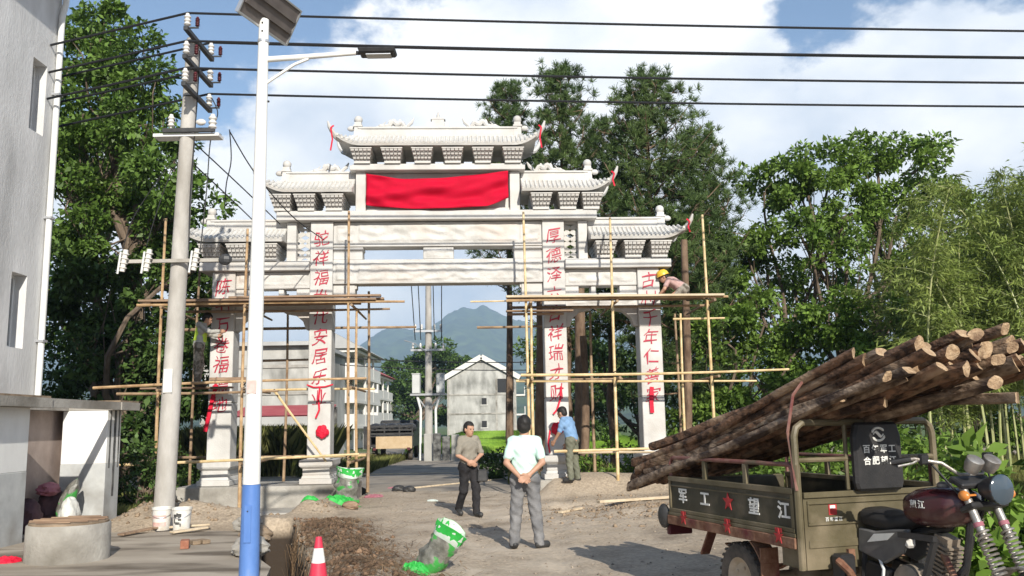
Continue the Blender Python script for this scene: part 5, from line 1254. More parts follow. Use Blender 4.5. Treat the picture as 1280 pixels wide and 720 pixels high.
# front bulkhead with tube frame
mb = MB(); mb.box(-.02,.02,-HW+.03,HW-.03,.50,1.08); fw = mb.build('front_wall','olive',C)
mb = MB(); mb.box(.021,.035,-HW+.06,HW-.06,.99,1.02); mb.box(.021,.035,-HW+.06,HW-.06,.83,.85); mb.box(.021,.035,-HW+.06,-HW+.08,.851,.989); mb.box(.021,.035,HW-.08,HW-.06,.851,.989); mb.box(.021,.030,-HW+.06,HW-.06,.66,.72); mb.box(.0215,.04,-HW+.03,HW-.03,1.04,1.085); mb.build('pressed_ribs','olive',fw,bevel=.004)
fr = MB(); rr = .028
fr.tube([(.0,-HW,.50),(.0,-HW,1.52),(0,-HW+.02,1.58),(0,-HW+.08,1.62),(0,HW-.08,1.62),(0,HW-.02,1.58),(0,HW,1.52),(0,HW,.50)],rr,8); fr = fr.build('front_frame','olive',C,True)
mb = MB(); mb.tube([(0,-HW,1.33),(0,HW,1.33)],.02,7); mb.tube([(0,-.20,1.09),(0,-.20,1.60)],.018,7); mb.tube([(0,.27,1.09),(0,.27,1.60)],.018,7); mb.build('cross_bar','olive',fr,True)
MB().box(-.026,.026,-HW-.02,-HW+.024,.50,1.30).build('corner_post','olive',fr,bevel=.006)
# black backrest with lettering
bm = MB(); bm.prism([(-.215,1.08),(.215,1.08),(.235,1.14),(.235,1.50),(.20,1.615),(-.20,1.615),(-.235,1.50),(-.235,1.14)],(-.035,.035),Matrix.Translation((.075,.035,0)) @ Matrix.Rotation(R(90),4,'Z')); bk = bm.build('backrest','seat',C,bevel=.02)
FM = Matrix.Translation((.113,.035,0)) @ Matrix.Rotation(R(90),4,'Z')
for row,z in (('百年军工',1.405),('合肥望江',1.315)):
    for i,ch in enumerate(row):
        mb = MB(); glyph(mb,ch,.072,.07,FM @ Matrix.Translation((-.125+i*.083,0,z)),off=.02,depth=.08); mb.build('character','white_print',bk)
mb = MB(); mb.tube([FM @ Vector((.062*math.cos(t),0,1.52+.050*math.sin(t))) for t in np.linspace(.5,2.9,12)],[.004]+[.010]*10+[.004],5); mb.tube([FM @ Vector((.062*math.cos(t),0,1.52+.050*math.sin(t))) for t in np.linspace(3.64,6.04,12)],[.004]+[.010]*10+[.004],5)
mb.tube([FM @ Vector((-.05+.1*t,0,1.52+.018*math.sin(t*6.283))) for t in np.linspace(0,1,12)],[.006]*3+[.013]*6+[.006]*3,5); mb.build('emblem','white_print',bk)
# sticker on the bulkhead
FM2 = Matrix.Translation((.0225,0,0)) @ Matrix.Rotation(R(90),4,'Z')
MB().box(-.42,-.345,-.003,.002,.905,.985,FM2).build('sticker','red_print',fw)
mb = MB(); mb.box(-.41,-.36,-.006,-.0031,.955,.978,FM2); mb.build('sticker_print','white_print',fw)
for i,ch in enumerate('百年望江'): mb = MB(); glyph(mb,ch,.036,.034,FM2 @ Matrix.Translation((-.44+i*.042,-.002,.873)),off=.01,depth=.06); mb.build('character','white_print',fw)
# wheels
def wheel(x,y,r,w,rr_,name='wheel'):
    M_ = Matrix.Rotation(R(90),3,'X'); mb = MB()
    mb.lathe([(rr_,-w*.42),(r*.86,-w*.5),(r*.96,-w*.42),(r,-w*.22),(r,w*.22),(r*.96,w*.42),(r*.86,w*.5),(rr_,w*.42)],(x,y,r),28,M=M_); t_ = mb.build(name,'tyre',C,True)
    mb = MB(); 
    for k in range(28):
        a = 2*math.pi*k/28
        for sg in (-1,1): mb.box(-.012,.012,sg*w*.30-.022,sg*w*.30+.022,r-.004,r+.010,Matrix.Translation((x,y,r)) @ Matrix.Rotation(a+(.06*sg),4,'Y'))
    mb.build('tread','tyre',t_,kind='stuff')
    mb = MB(); mb.lathe([(.001,-w*.30),(rr_*.30,-w*.32),(rr_*.36,-w*.22),(rr_*.75,-w*.18),(rr_*.9,-w*.36),(rr_,-w*.42),(rr_,w*.42),(rr_*.9,w*.36),(rr_*.75,w*.18),(.001,w*.18)],(x,y,r),24,M=M_)
    for k in range(5): 
        a = k*1.2566; mb.sphere((x+rr_*.52*math.cos(a),y-w*.21,r+rr_*.52*math.sin(a)),.016,6,4); mb.sphere((x+rr_*.52*math.cos(a),y+w*.21,r+rr_*.52*math.sin(a)),.016,6,4)
    mb.build('rim','rim',t_,True); return t_
wheel(-.90,-.60,.30,.15,.18); wheel(-.90,.60,.30,.15,.18)
mb = MB(); mb.tube([(-.90,-.55,.30),(-.90,.55,.30)],.045,10); mb.sphere((-.90,.0,.30),(.14,.14,.14),12,8); mb.build('axle','engine',C,True)
for s_ in (-1,1):
    mb = MB(); 
    for i in range(4): 
        l_ = .55-.10*i; pts = [(-.90+l_*t,s_*.42,.42-.028*i+.10*t*t) for t in np.linspace(-1,1,7)]
        for a,b2 in zip(pts,pts[1:]): mb.beam(a,b2,.06,.014)
    mb.build('leaf_spring','rust',C)
    pts = [(-.90+.40*math.cos(a),.30+.40*math.sin(a)) for a in np.linspace(R(25),R(58),4)]
    mb = MB()
    for a,b2 in zip(pts,pts[1:]): mb.beam((a[0],s_*.60,a[1]),(b2[0],s_*.60,b2[1]),.17,.012)
    mb.box(-.55,-.535,s_*.60-.085,s_*.60+.085,.35,.60,Matrix.Translation((0,0,0))); mb.build('mud_guard','rust',C)
    MB().beam((-1.55,s_*.50,.66),(-1.70,s_*.52,.40),.10,.02).build('side_step','rust',C)
    mb = MB(); mb.box(-.30,-.10,s_*.58-.06,s_*.58+.06,.50,.65); mb.build('battery_bracket','olive',C)
# rider's part
mb = MB(); mb.tube([(1.02,0,1.12),(.80,0,.86),(.35,0,.78),(.05,0,.74)],.028,8); mb.tube([(1.02,0,1.06),(.92,.0,.62),(.72,.10,.34),(.05,.16,.36)],.024,8); mb.tube([(1.0,0,1.0),(.92,0,.62),(.72,-.10,.34),(.05,-.16,.36)],.024,8); mb.tube([(.08,-.14,.74),(.05,-.16,.36)],.022,7); mb.tube([(.08,.14,.74),(.05,.16,.36)],.022,7); mb.build('frame','black_plastic',C,True)
# seat: dished saddle
def loft(mb, secs, n=18):
    base = len(mb.v)
    for x,cz,hw_,up,dn,e in secs:
        for j in range(n):
            t = 2*math.pi*j/n; c_,s_ = math.cos(t),math.sin(t); f = lambda q: math.copysign(abs(q)**e,q)
            mb.v.append((x,hw_*f(c_),cz+(up if s_ > 0 else dn)*f(s_)))
    k = len(secs)
    for i in range(k-1):
        for j in range(n): mb.f.append((base+i*n+j,base+i*n+(j+1)%n,base+(i+1)*n+(j+1)%n,base+(i+1)*n+j)); mb.m.append(mb.cur)
    mb.f.append(tuple(base+j for j in range(n))); mb.m.append(mb.cur); mb.f.append(tuple(base+(k-1)*n+j for j in range(n))[::-1]); mb.m.append(mb.cur); return mb
loft(MB(),[(.02,.88,.10,.05,.06,.6),(.06,.88,.155,.075,.075,.6),(.20,.87,.165,.075,.075,.6),(.34,.86,.15,.055,.07,.6),(.46,.88,.125,.065,.07,.65),(.54,.92,.10,.07,.07,.7),(.58,.94,.07,.05,.05,.8)]).build('seat','seat',C,True)
tk = loft(MB(),[(.46,1.0,.06,.05,.08,.8),(.50,1.0,.13,.09,.12,.75),(.60,1.0,.165,.13,.14,.72),(.76,1.01,.175,.145,.15,.72),(.90,1.02,.165,.13,.14,.72),(1.0,1.03,.13,.10,.11,.75),(1.04,1.03,.07,.06,.07,.85)],22).build('fuel_tank','tank',C,True)
for i,ch in enumerate('望江'): mb = MB(); glyph(mb,ch,.062,.06,Matrix.Translation((.66+i*.075,-.181,1.03)),off=.02,depth=.12); mb.build('character','white_print',tk)
MB().lathe([(.05,0),(.05,.02),(.03,.035),(.001,.035)],(.78,0,1.15),14).build('filler_cap','chrome',tk,True)
for s_ in (-1,1):
    mb = MB(); mb.prism([(.02,.62),(.30,.56),(.50,.66),(.58,.84),(.40,.82),(.22,.79),(.04,.80)],sorted((s_*.13,s_*.17))); sc = mb.build('side_cover','grey_cover',C,bevel=.012)
    MB().prism([(.14,.70),(.36,.74),(.44,.80),(.22,.77)],sorted((s_*.171,s_*.176))).build('cover_decal','white_print',sc)
    mb = MB(); mb.prism([(.0,.40),(.30,.36),(.36,.52),(.10,.56)],sorted((s_*.10,s_*.16))); mb.build('tool_box','black_plastic',C,bevel=.012)
# engine
en = MB(); en.box(.35,.70,-.12,.12,.36,.56); en = en.build('engine','engine',C,bevel=.03)
M_ = Matrix.Rotation(R(90),3,'X')
mb = MB(); mb.lathe([(.001,.175),(.10,.17),(.135,.15),(.14,.10)],(.50,0,.44),24,M=M_); mb.lathe([(.001,-.175),(.10,-.17),(.135,-.15),(.14,-.10)],(.50,0,.44),24,M=M_); mb.build('crankcase_cover','engine',en,True)
mb = MB()
for i in range(7): mb.box(-.085,.085,-.085,.085,.10+i*.032,.114+i*.032,Matrix.Translation((.66,0,.46)) @ Matrix.Rotation(R(18),4,'Y'))
mb.box(-.06,.06,-.06,.06,.05,.36,Matrix.Translation((.66,0,.46)) @ Matrix.Rotation(R(18),4,'Y')); mb.build('cylinder_fins','engine',en)
MB().tube([(.78,-.06,.68),(.90,-.10,.55),(.84,-.14,.36),(.55,-.17,.28),(.10,-.20,.28)],.026,9).build('exhaust_pipe','rust',C,True)
MB().tube([(.22,-.15,.62),(.30,-.175,.52),(.28,-.18,.40),(.33,-.16,.33)],.012,6).build('hose','pvc',C,True)
MB().box(.46,.56,-.16,-.08,.70,.78).build('horn','plastic_white',C,bevel=.02)
mb = MB(); mb.tube([(.38,-.30,.32),(.38,.30,.32)],.016,7); mb.box(.33,.43,-.34,-.24,.325,.345); mb.box(.33,.43,.24,.34,.325,.345); mb.build('foot_peg','black_plastic',C)
mb = MB(); mb.beam((.82,-.16,.80),(.62,-.19,.26),.05,.03); mb.beam((.82,.16,.80),(.62,.19,.26),.05,.03); mb.beam((.52,-.20,.80),(.84,-.18,.80),.04,.04); mb.build('leg_guard','black_plastic',C)
for s_ in (-1,1): MB().box(.03,.16,*sorted((s_*.30,s_*.44)),.34,.62).build('mud_flap','black_plastic',C,bevel=.02)
MB().tube([(.12,-.44,.58),(.22,-.42,.50),(.2,-.36,.42)],.03,7).build('linkage','rust',C,True)
# fork, bars, lamp, front wheel
fk0, fk1 = Vector((1.04,0,1.20)), Vector((1.43,0,.33))
for s_ in (-1,1):
    o_ = Vector((0,s_*.11,0)); f_ = MB().tube([fk0+o_,fk0.lerp(fk1,.42)+o_],.028,12).build('fork_tube','chrome',C,True)
    mb = MB(); N_ = 11; pts = []
    for k in range(N_*10+1):
        t = k/(N_*10); c_ = fk0.lerp(fk1,.36+.36*t)+o_; a = 2*math.pi*N_*t; ax = (fk1-fk0).normalized(); e1 = Vector((0,1,0)); e2 = ax.cross(e1); pts.append(c_+(e1*math.cos(a)+e2*math.sin(a))*.042)
    mb.tube(pts,.009,5); mb.build('fork_spring','chrome',f_,True)
    MB().tube([fk0.lerp(fk1,.70)+o_,fk1+o_],[.036,.030],12).build('fork_leg','engine',f_,True)
    MB().tube([fk0.lerp(fk1,.30)+o_,fk0.lerp(fk1,.33)+o_],.034,12).build('red_band','sack_pink',f_,True)
mb = MB(); mb.box(-.06,.07,-.16,.16,-.02,.02,Matrix.Translation(fk0) @ Matrix.Rotation(R(24),4,'Y')); mb.box(-.06,.07,-.16,.16,-.20,-.16,Matrix.Translation(fk0) @ Matrix.Rotation(R(-24),4,'Y')); mb.build('triple_clamp','black_plastic',C,bevel=.01)
hb = MB(); pts = [(.80,-.44,1.34),(.88,-.34,1.36),(.98,-.20,1.33),(1.03,-.10,1.25),(1.03,.10,1.25),(.98,.20,1.33),(.88,.34,1.36),(.80,.44,1.34)]
hb.tube(pts,.013,8); hb = hb.build('handlebar','chrome',C,True)
for s_ in (-1,1):
    MB().tube([(.78,s_*.455,1.335),(.865,s_*.355,1.357)],.021,9).build('grip','black_plastic',hb,True)
    MB().tube([(.90,s_*.31,1.355),(.88,s_*.36,1.33),(.84,s_*.45,1.31)],.008,6).build('lever','chrome',hb,True)
    MB().box(.88,.94,s_*.29-.03,s_*.29+.03,1.32,1.39).build('switch_box','black_plastic',hb,bevel=.01)
    MB().tube([(.90,s_*.26,1.37),(1.0,s_*.20,1.22),(1.06,s_*.08,1.05)],.008,5).build('control_cable','wire',hb,True)
mb = MB(); M_ = Matrix.Rotation(R(35),3,'Y')
for s_ in (-1,1): mb.lathe([(.001,-.06),(.045,-.05),(.058,.0),(.058,.045),(.05,.05),(.001,.05)],(1.13,s_*.075,1.32),14,M=M_)
mb.build('instruments','chrome',C,True)
M_ = Matrix.Rotation(R(88),3,'Y'); mb = MB(); mb.lathe([(.001,-.13),(.05,-.12),(.08,-.06),(.095,.0),(.100,.03)],(1.24,0,1.16),20,M=M_); hl = mb.build('headlamp','black_plastic',C,True)
mb = MB(); mb.lathe([(.100,.028),(.100,.04),(.085,.05),(.001,.06)],(1.24,0,1.16),20,M=M_); mb.build('lens','glass',hl,True)
for s_ in (-1,1): mb = MB(); mb.tube([(1.14,s_*.09,1.12),(1.15,s_*.17,1.12)],.008,5); mb.sphere((1.15,s_*.20,1.12),(.045,.03,.035),9,6); mb.build('indicator','amber',C,True)
mb = MB(); mb.tube([(1.04,-.05,1.16),(1.10,.0,1.02),(1.02,.04,.90),(.95,-.04,.96)],.016,6); mb.tube([(1.08,.06,1.2),(1.16,-.05,1.08),(1.06,-.03,.95)],.012,6); mb.build('wiring_loom','wire',C,True)
wheel(1.43,0,.31,.11,.21)
pts = [(1.43+.37*math.cos(a),.31+.37*math.sin(a)) for a in np.linspace(R(10),R(165),12)]
mb = MB()
for a,b2 in zip(pts,pts[1:]): mb.beam((a[0],0,a[1]),(b2[0],0,b2[1]),.15,.014,up=(0,0,1) if abs(b2[0]-a[0])>abs(b2[1]-a[1]) else (1,0,0))
mb.build('front_fender','chrome',C,True)

# ================================================================== THE LOGS
def log(label, head, tail, r, m='log_bark', squared=False, seed=0):
    h = tw(*head); t_ = tw(*tail); rg = random.Random(seed); d = (h-t_); ln = d.length; d.normalize()
    ax = d.cross(Vector((0,0,1))).normalized(); up = ax.cross(d)
    mb = MB(); n = 14; k = 18; bow = rg.uniform(-.03,.03); bow2 = rg.uniform(-.022,.022); ph = rg.uniform(0,6)
    kf = [1+.06*math.sin(2*6.283*q_/n+seed)+.05*math.sin(3*6.283*q_/n+2*seed)+rg.uniform(-.02,.02) for q_ in range(n)]; prof = []
    for i in range(k+1):
        u_ = i/k; c_ = t_.lerp(h,u_)+up*bow*ln*math.sin(math.pi*u_)*.6+ax*bow2*ln*math.sin(math.pi*u_)*.6+up*.012*math.sin(9*u_+seed); q = r*(1.10-.26*u_)
        for j in range(n):
            a = 2*math.pi*j/n+ph
            if squared: s_ = 1/max(abs(math.cos(a)),abs(math.sin(a)))**.75*.86
            else: s_ = kf[j]*(1+.05*math.sin(5*u_+j*2+seed)+.06*math.sin(13*u_+seed)+rg.uniform(-.05,.05))
            mb.v.append(tuple(c_+(ax*math.cos(a)+up*math.sin(a)*(.8 if squared else 1))*q*s_ + d*(.03*math.sin(a+seed)*(i in (0,k)))))
    for i in range(k):
        for j in range(n): mb.f.append((i*n+j,i*n+(j+1)%n,(i+1)*n+(j+1)%n,(i+1)*n+j)); mb.m.append(0)
    mb.f.append(tuple(range(n))[::-1]); mb.m.append(1); mb.f.append(tuple(k*n+j for j in range(n))); mb.m.append(1)
    o = mb.build('log',[m,'log_end'],smooth=True); return tag(o,label,'log','logs on the cargo tricycle')
LG = [
 ('thin dark log on the very top of the near edge of the load',(.50,-.47,2.14),(-2.70,-.60,1.22),.055,'log_bark',0),
 ('thin dark log under the pale beam on the near side',(.35,-.50,1.80),(-2.92,-.66,.98),.060,'log_bark',0),
 ('leftmost log lying along the near rail, its end short of the others',(.58,-.44,2.08),(-2.80,-.64,1.12),.065,'log_bark',0),
 ('pale log just right of the leftmost short one',(.72,-.40,2.12),(-2.75,-.58,1.14),.068,'log_pale',0),
 ('thick dark log whose sawn end stands highest on the left of the load',(1.02,-.34,2.15),(-2.95,-.60,1.02),.085,'log_bark',0),
 ('squared beam whose end rises highest in the middle of the load',(1.16,-.08,2.22),(-2.4,-.40,1.30),.085,'log_bark',1),
 ('squared beam whose end rises highest at the right of the load',(1.20,.26,2.25),(-2.4,.0,1.28),.08,'log_bark',1),
 ('near pale squared beam with a broad flat sawn end',(1.0,-.43,1.95),(-2.85,-.64,.94),.078,'log_pale',1),
 ('small log ending beside the broad pale beam on the near side',(.90,-.53,1.90),(-2.90,-.69,.90),.055,'log_pale',0),
 ('round log end just right of the broad pale beam',(1.12,-.26,1.93),(-2.6,-.48,.90),.070,'log_bark',0),
 ('log with a round end in the upper middle of the stack',(1.14,-.17,2.08),(-2.7,-.44,1.06),.082,'log_bark',0),
 ('log with the middle one of three round ends in the upper stack',(1.16,.0,2.08),(-2.6,-.30,1.10),.080,'log_bark',0),
 ('log with the right one of three round ends in the upper stack',(1.14,.13,2.10),(-2.6,-.18,1.12),.088,'log_bark',0),
 ('half-round log below the three round ends',(1.16,.02,1.95),(-2.7,-.34,.94),.080,'log_bark',1),
 ('log below the middle of the load, its end cut square',(1.20,.17,1.98),(-2.7,-.12,.96),.080,'log_bark',1),
 ('log with a pale end right of the middle of the load',(1.22,.34,2.04),(-2.5,.05,1.06),.080,'log_bark',0),
 ('long log low on the right with a round pale end',(1.20,.12,1.84),(-2.6,-.22,1.1),.075,'log_pale',0),
 ('log ending in a pair of pale cut faces on the right side',(1.20,.32,1.93),(-2.6,.10,.90),.085,'log_pale',0),
 ('rightmost log running out of the frame',(1.42,.40,1.98),(-2.5,.24,1.0),.080,'log_bark',0),
 ('lowest squared beam at the right, overhanging the frame',(1.22,.28,1.75),(-2.2,.22,1.30),.090,'log_pale',1),
 ('bottom log resting on the front frame near the backrest',(.80,.10,1.76),(-2.6,-.02,.88),.080,'log_bark',0),
 ('bottom log on the near side, its butt lowest behind the tailgate',(.60,-.30,1.74),(-2.95,-.60,.80),.085,'log_bark',1),
]
for i,(lab,h,t_,r_,m,sq) in enumerate(LG):
    f_ = h[0]/(h[0]-t_[0]); z0 = h[2]+(t_[2]-h[2])*f_; dz = max(0,1.645+r_*1.05-z0); h = (h[0],h[1],h[2]+dz*(.2 if h[2] < 1.88 else .7)); t_ = (t_[0],t_[1],t_[2]+dz*(2.6 if h[2] < 1.88 else 1.4))
    log(lab,h,t_,r_*.76,m,bool(sq),i*3+1)
rg_ = random.Random(12)
for i in range(22):
    y_ = -.46+.043*i+rg_.uniform(-.03,.03); z0 = 1.71+.050*(i*7%5)+.02*rg_.random(); sl_ = rg_.uniform(.20,.27); hx = rg_.uniform(.85,1.22)
    log('thin rough log packed among the others in the timber load',(hx,y_+.08,z0+hx*sl_),(-2.6,y_-.18,z0-2.6*sl_+.02),rg_.uniform(.042,.062),'log_bark' if i%3 else 'log_pale',False,90+i)
mb = MB(); mb.tube([tw(.02,-HW-.02,1.10),tw(-.05,-HW-.02,1.55),tw(-.06,-HW+.06,1.84),tw(-.05,-.46,2.02),tw(-.03,-.2,2.05),tw(0,.3,2.0)],.013,6); tag(mb.build('tie_strap','redrail'),'worn red strap tying the logs at the front post','strap')
# ================================================================== PEOPLE: bodies polygonised from one smooth field
def surface_nets(f, org, h):
    s = f < 0; nx_, ny_, nz_ = f.shape
    c = [s[i:nx_-1+i, j:ny_-1+j, k:nz_-1+k] for i in (0,1) for j in (0,1) for k in (0,1)]
    allin = np.logical_and.reduce(c); anyin = np.logical_or.reduce(c); cell = anyin & ~allin
    ci = np.argwhere(cell); acc = np.zeros((len(ci),3)); cnt = np.zeros(len(ci))
    off = np.array([(i,j,k) for i in (0,1) for j in (0,1) for k in (0,1)])
    val = np.stack([f[ci[:,0]+o[0], ci[:,1]+o[1], ci[:,2]+o[2]] for o in off], 1)
    for a in range(8):
        for b2 in range(a+1, 8):
            if np.abs(off[a]-off[b2]).sum() != 1: continue
            va, vb = val[:,a], val[:,b2]; m = (va < 0) != (vb < 0)
            t = np.where(m, va/np.where(m, va-vb, 1), 0)[:,None]; acc += m[:,None]*(off[a]+(off[b2]-off[a])*t); cnt += m
    V = (ci+acc/cnt[:,None])*h+org; idx = -np.ones(cell.shape, int); idx[tuple(ci.T)] = np.arange(len(ci))
    F = []
    for ax in range(3):
        o = [(0,0,0)]*2; e = np.zeros(3, int); e[ax] = 1; u_, v_ = [(1,2),(2,0),(0,1)][ax]
        a = s; sl0 = [slice(None)]*3; sl1 = [slice(None)]*3; sl0[ax] = slice(0,-1); sl1[ax] = slice(1,None)
        d0 = s[tuple(sl0)]; d1 = s[tuple(sl1)]
        for flip, mask in ((False, d0 & ~d1), (True, ~d0 & d1)):
            q = np.argwhere(mask); q = q[(q[:,u_] > 0) & (q[:,v_] > 0) & (q[:,u_] < cell.shape[u_]) & (q[:,v_] < cell.shape[v_])]
            U_ = np.zeros(3, int); U_[u_] = 1; V_ = np.zeros(3, int); V_[v_] = 1
            quad = [q-U_-V_, q-V_, q, q-U_]; quad = [idx[tuple(p.T)] for p in quad]
            if flip: quad = quad[::-1]
            F.append(np.stack(quad, 1))
    F = np.concatenate(F); F = F[(F >= 0).all(1)]; return V, F
class Field:
    def __init__(s): s.p = []
    def cone(s, a, b, ra, rb=None, k=.03): s.p.append(('c', np.array(a,float), np.array(b,float), ra, ra if rb is None else rb, k)); return s
    def ell(s, c, r, k=.02, M=None): s.p.append(('e', np.array(c,float), np.array(r,float), None if M is None else np.array(M), 0, k)); return s
    def mesh(s, name, m, h=.008, cuts=(), wr=0.0, minus=None, smooth=2):
        lo = np.min([np.minimum(p[1],p[2])-max(p[3],p[4]) if p[0]=='c' else p[1]-p[2].max() for p in s.p], 0)-.03; hi = np.max([np.maximum(p[1],p[2])+max(p[3],p[4]) if p[0]=='c' else p[1]+p[2].max() for p in s.p], 0)+.03
        n = np.ceil((hi-lo)/h).astype(int)+1; ax = [lo[i]+h*np.arange(n[i]) for i in range(3)]; f = np.full(n, .25)
        for t, a, b, ra, rb, k in s.p:
            if t == 'c': l2 = np.minimum(a,b)-max(ra,rb)-k-2*h; h2 = np.maximum(a,b)+max(ra,rb)+k+2*h
            else: l2 = a-b.max()-k-2*h; h2 = a+b.max()+k+2*h
            i0 = np.maximum(0, np.floor((l2-lo)/h).astype(int)); i1 = np.minimum(n, np.ceil((h2-lo)/h).astype(int)+1)
            sl = tuple(slice(i0[i], i1[i]) for i in range(3))
            g = np.stack(np.meshgrid(*[ax[i][sl[i]] for i in range(3)], indexing='ij'), -1)
            if t == 'c':
                d = b-a; L2 = max(1e-9, d@d); tt = np.clip(((g-a)@d)/L2, 0, 1); q = np.linalg.norm(g-a-tt[...,None]*d, axis=-1)-(ra+(rb-ra)*tt)
            else:
                r = g-a
                if ra is not None: r = r@ra
                q = (np.linalg.norm(r/b, axis=-1)-1)*b.min()
            o = f[sl]; hh = np.clip(.5+.5*(o-q)/k, 0, 1); f[sl] = o*(1-hh)+q*hh-k*hh*(1-hh)
        X_, Y_, Z_ = np.meshgrid(*ax, indexing='ij')
        if wr: f += wr*(np.sin(Z_*30+X_*26*np.sign(X_)+2*np.sin(Y_*25))*.5+np.sin(Z_*53-Y_*40+X_*37)*.4+np.sin(X_*50+Z_*17)*.35)
        for (pt, nr) in cuts: f = np.maximum(f, (X_-pt[0])*nr[0]+(Y_-pt[1])*nr[1]+(Z_-pt[2])*nr[2])
        if minus is not None: f = np.maximum(f, -minus(X_, Y_, Z_))
        V, F = surface_nets(f, lo, h); return fast_mesh(name, V, F, m, True)
def v3(*a): return np.array(a, float)
def hand(F, wrist, d, palm, thumb_side, curl=.5, s=1.0):
    # d: towards the fingers; palm: normal out of the palm; thumb_side: direction of the thumb
    d = unit(np.array(d,float)); palm = np.array(palm,float); palm = unit(palm-d*(palm@d)); w = np.cross(d, palm); w = w*(1 if w@np.array(thumb_side,float) > 0 else -1)
    W_ = np.array(wrist,float); L_ = [.072,.080,.076,.060]
    for i in range(4):
        o = w*(.030-.020*i)*s; kn = W_+d*(.088-.004*abs(i-1))*s+o
        F.cone(W_+o*.55, kn, .021*s, .0125*s, .012); l = L_[i]*s; c1 = curl*.9; c2 = curl*2.0
        p1 = kn+(d*math.cos(c1)+palm*math.sin(c1))*l*.52; p2 = p1+(d*math.cos(c2)+palm*math.sin(c2))*l*.48
        F.cone(kn, p1, .0108*s, .0098*s, .006); F.cone(p1, p2, .0098*s, .0080*s, .006)
    b0 = W_+d*.022*s+w*.022*s; b1 = b0+(d*.62+w*.70+palm*.25)*.045*s; b2 = b1+(d*.92+w*.15+palm*.30)*.036*s
    F.cone(b0, b1, .016*s, .0125*s, .010); F.cone(b1, b2, .0125*s, .0095*s, .006)
def person(label, loc, rz, J, shirt, trousers, shirt_len=1.0, sleeve=.62, scale=1.0, hair=True, head_rot=(0,0,0), vox=.0085, helmet=None, vest=None, hand_spec=None, long_sleeve=False, feet_dir=None, belt=False):
    t = thing('person', label, 'person', loc, rz); t.scale = (scale,)*3
    j = {k: np.array(v,float) for k, v in J.items()}
    for sd in 'lr':
        pass
    B = Field(); sp = unit(j['chest']-j['pelvis']); side = unit(j['sr']-j['sl'])
    belly = (j['pelvis']*.55+j['chest']*.45); fw = np.cross(sp, side)*-1
    fw = fw if (fw@np.array([0,1,0])) >= -0.2 else fw
    B.cone(j['hl'], j['hr'], .098, .098, .05); B.cone(belly-side*.055, belly+side*.055, .098, .098, .06); B.cone(j['chest']-side*.075, j['chest']+side*.075, .10, .10, .06); B.cone(j['pelvis'], j['chest'], .10, .105, .06)
    B.cone(j['sl']+side*.03, j['sr']-side*.03, .062, .062, .05); B.cone(j['neck']-sp*.07, j['neck']+(j['head']-j['neck'])*.6, .058, .054, .025)
    for s_ in 'lr':
        B.cone(j['s'+s_], j['e'+s_], .050, .040, .03); B.cone(j['e'+s_], j['w'+s_], .041, .027, .012)
        B.cone(j['h'+s_], j['k'+s_], .085, .057, .04); B.cone(j['k'+s_], j['a'+s_], .056, .038, .02)
        q = unit(np.array(j['t'+s_])-j['a'+s_]); B.cone(j['a'+s_]+v3(0,0,-.02), j['t'+s_], .036, .03, .02)
        hs = (hand_spec or {}).get(s_)
        if hs: hand(B, j['w'+s_], *hs)
        else: hand(B, j['w'+s_], j['w'+s_]-j['e'+s_], (1 if s_=='l' else -1, .15, 0), (0,1,0), .45)
    # head
    Mh = (Matrix.Rotation(head_rot[2],3,'Z') @ Matrix.Rotation(head_rot[0],3,'X') @ Matrix.Rotation(head_rot[1],3,'Y')); mh = np.array(Mh); H = j['head']; HS = 1.10; P_ = lambda x,y,z: H+mh@np.array([x,y,z])*HS
    B.ell(P_(0,-.012,.028), tuple(q*HS for q in (.076,.094,.092)), .02, mh); B.ell(P_(0,.018,-.045), tuple(q*HS for q in (.060,.072,.075)), .03, mh); B.cone(P_(0,.045,-.095), P_(0,.058,-.085), .026, .024, .03)
    B.cone(P_(0,.085,.005), P_(0,.103,-.028), .008, .014, .012); B.cone(P_(-.036,.078,.022), P_(.036,.078,.022), .010, .010, .014); B.cone(P_(-.018,.086,-.062), P_(.018,.086,-.062), .008, .008, .008)
    for sx in (-1,1): B.ell(P_(sx*.078,-.005,-.012), tuple(q*HS for q in (.012,.022,.034)), .008, mh)
    link('body', B.mesh('body', 'skin', vox), t)
    for sx in (-1,1): MB().sphere(tuple(P_(sx*.031,.083,.004)), .0095, 8, 6).build('eye', 'eye', t, True)
    MB().sphere(tuple(P_(0,.094,-.062)), (.020,.006,.005), 8, 5, Mh).build('lips', 'lip', t, True)
    if hair:
        Hf = Field(); Hf.ell(P_(0,-.016,.036), tuple(q*HS for q in (.086,.105,.098)), .02, mh); Hf.ell(P_(0,-.045,-.02), tuple(q*HS for q in (.078,.07,.075)), .02, mh)
        inv = mh.T
        def face(X_, Y_, Z_):
            r = np.stack([X_-H[0], Y_-H[1], Z_-H[2]], -1)@mh
            return np.minimum(r[...,1]-.028+np.clip(r[...,2]-.06, 0, 1)*-.9, .078-r[...,2])*-1
        def carve(X_, Y_, Z_):        # negative-inside field of what is cut away: the face and below the ears
            r = np.stack([X_-H[0], Y_-H[1], Z_-H[2]], -1)@mh
            r = r/HS; a = np.maximum(.030-r[...,1], r[...,2]-.066); b_ = np.maximum(-.035-r[...,1], r[...,2]-.0); return np.minimum(a, b_)
        link('hair', Hf.mesh('hair', 'hair', vox*.8, wr=.0035, minus=carve), t)
    # trousers
    T_ = Field(); g = .018
    T_.cone(j['hl'], j['hr'], .105+g*.5, .105+g*.5, .05); T_.cone(belly-side*.055-sp*.02, belly+side*.055-sp*.02, .104, .104, .06); T_.cone(j['hl']+fw*-.035-sp*.03, j['hr']+fw*-.035-sp*.03, .088, .088, .05)
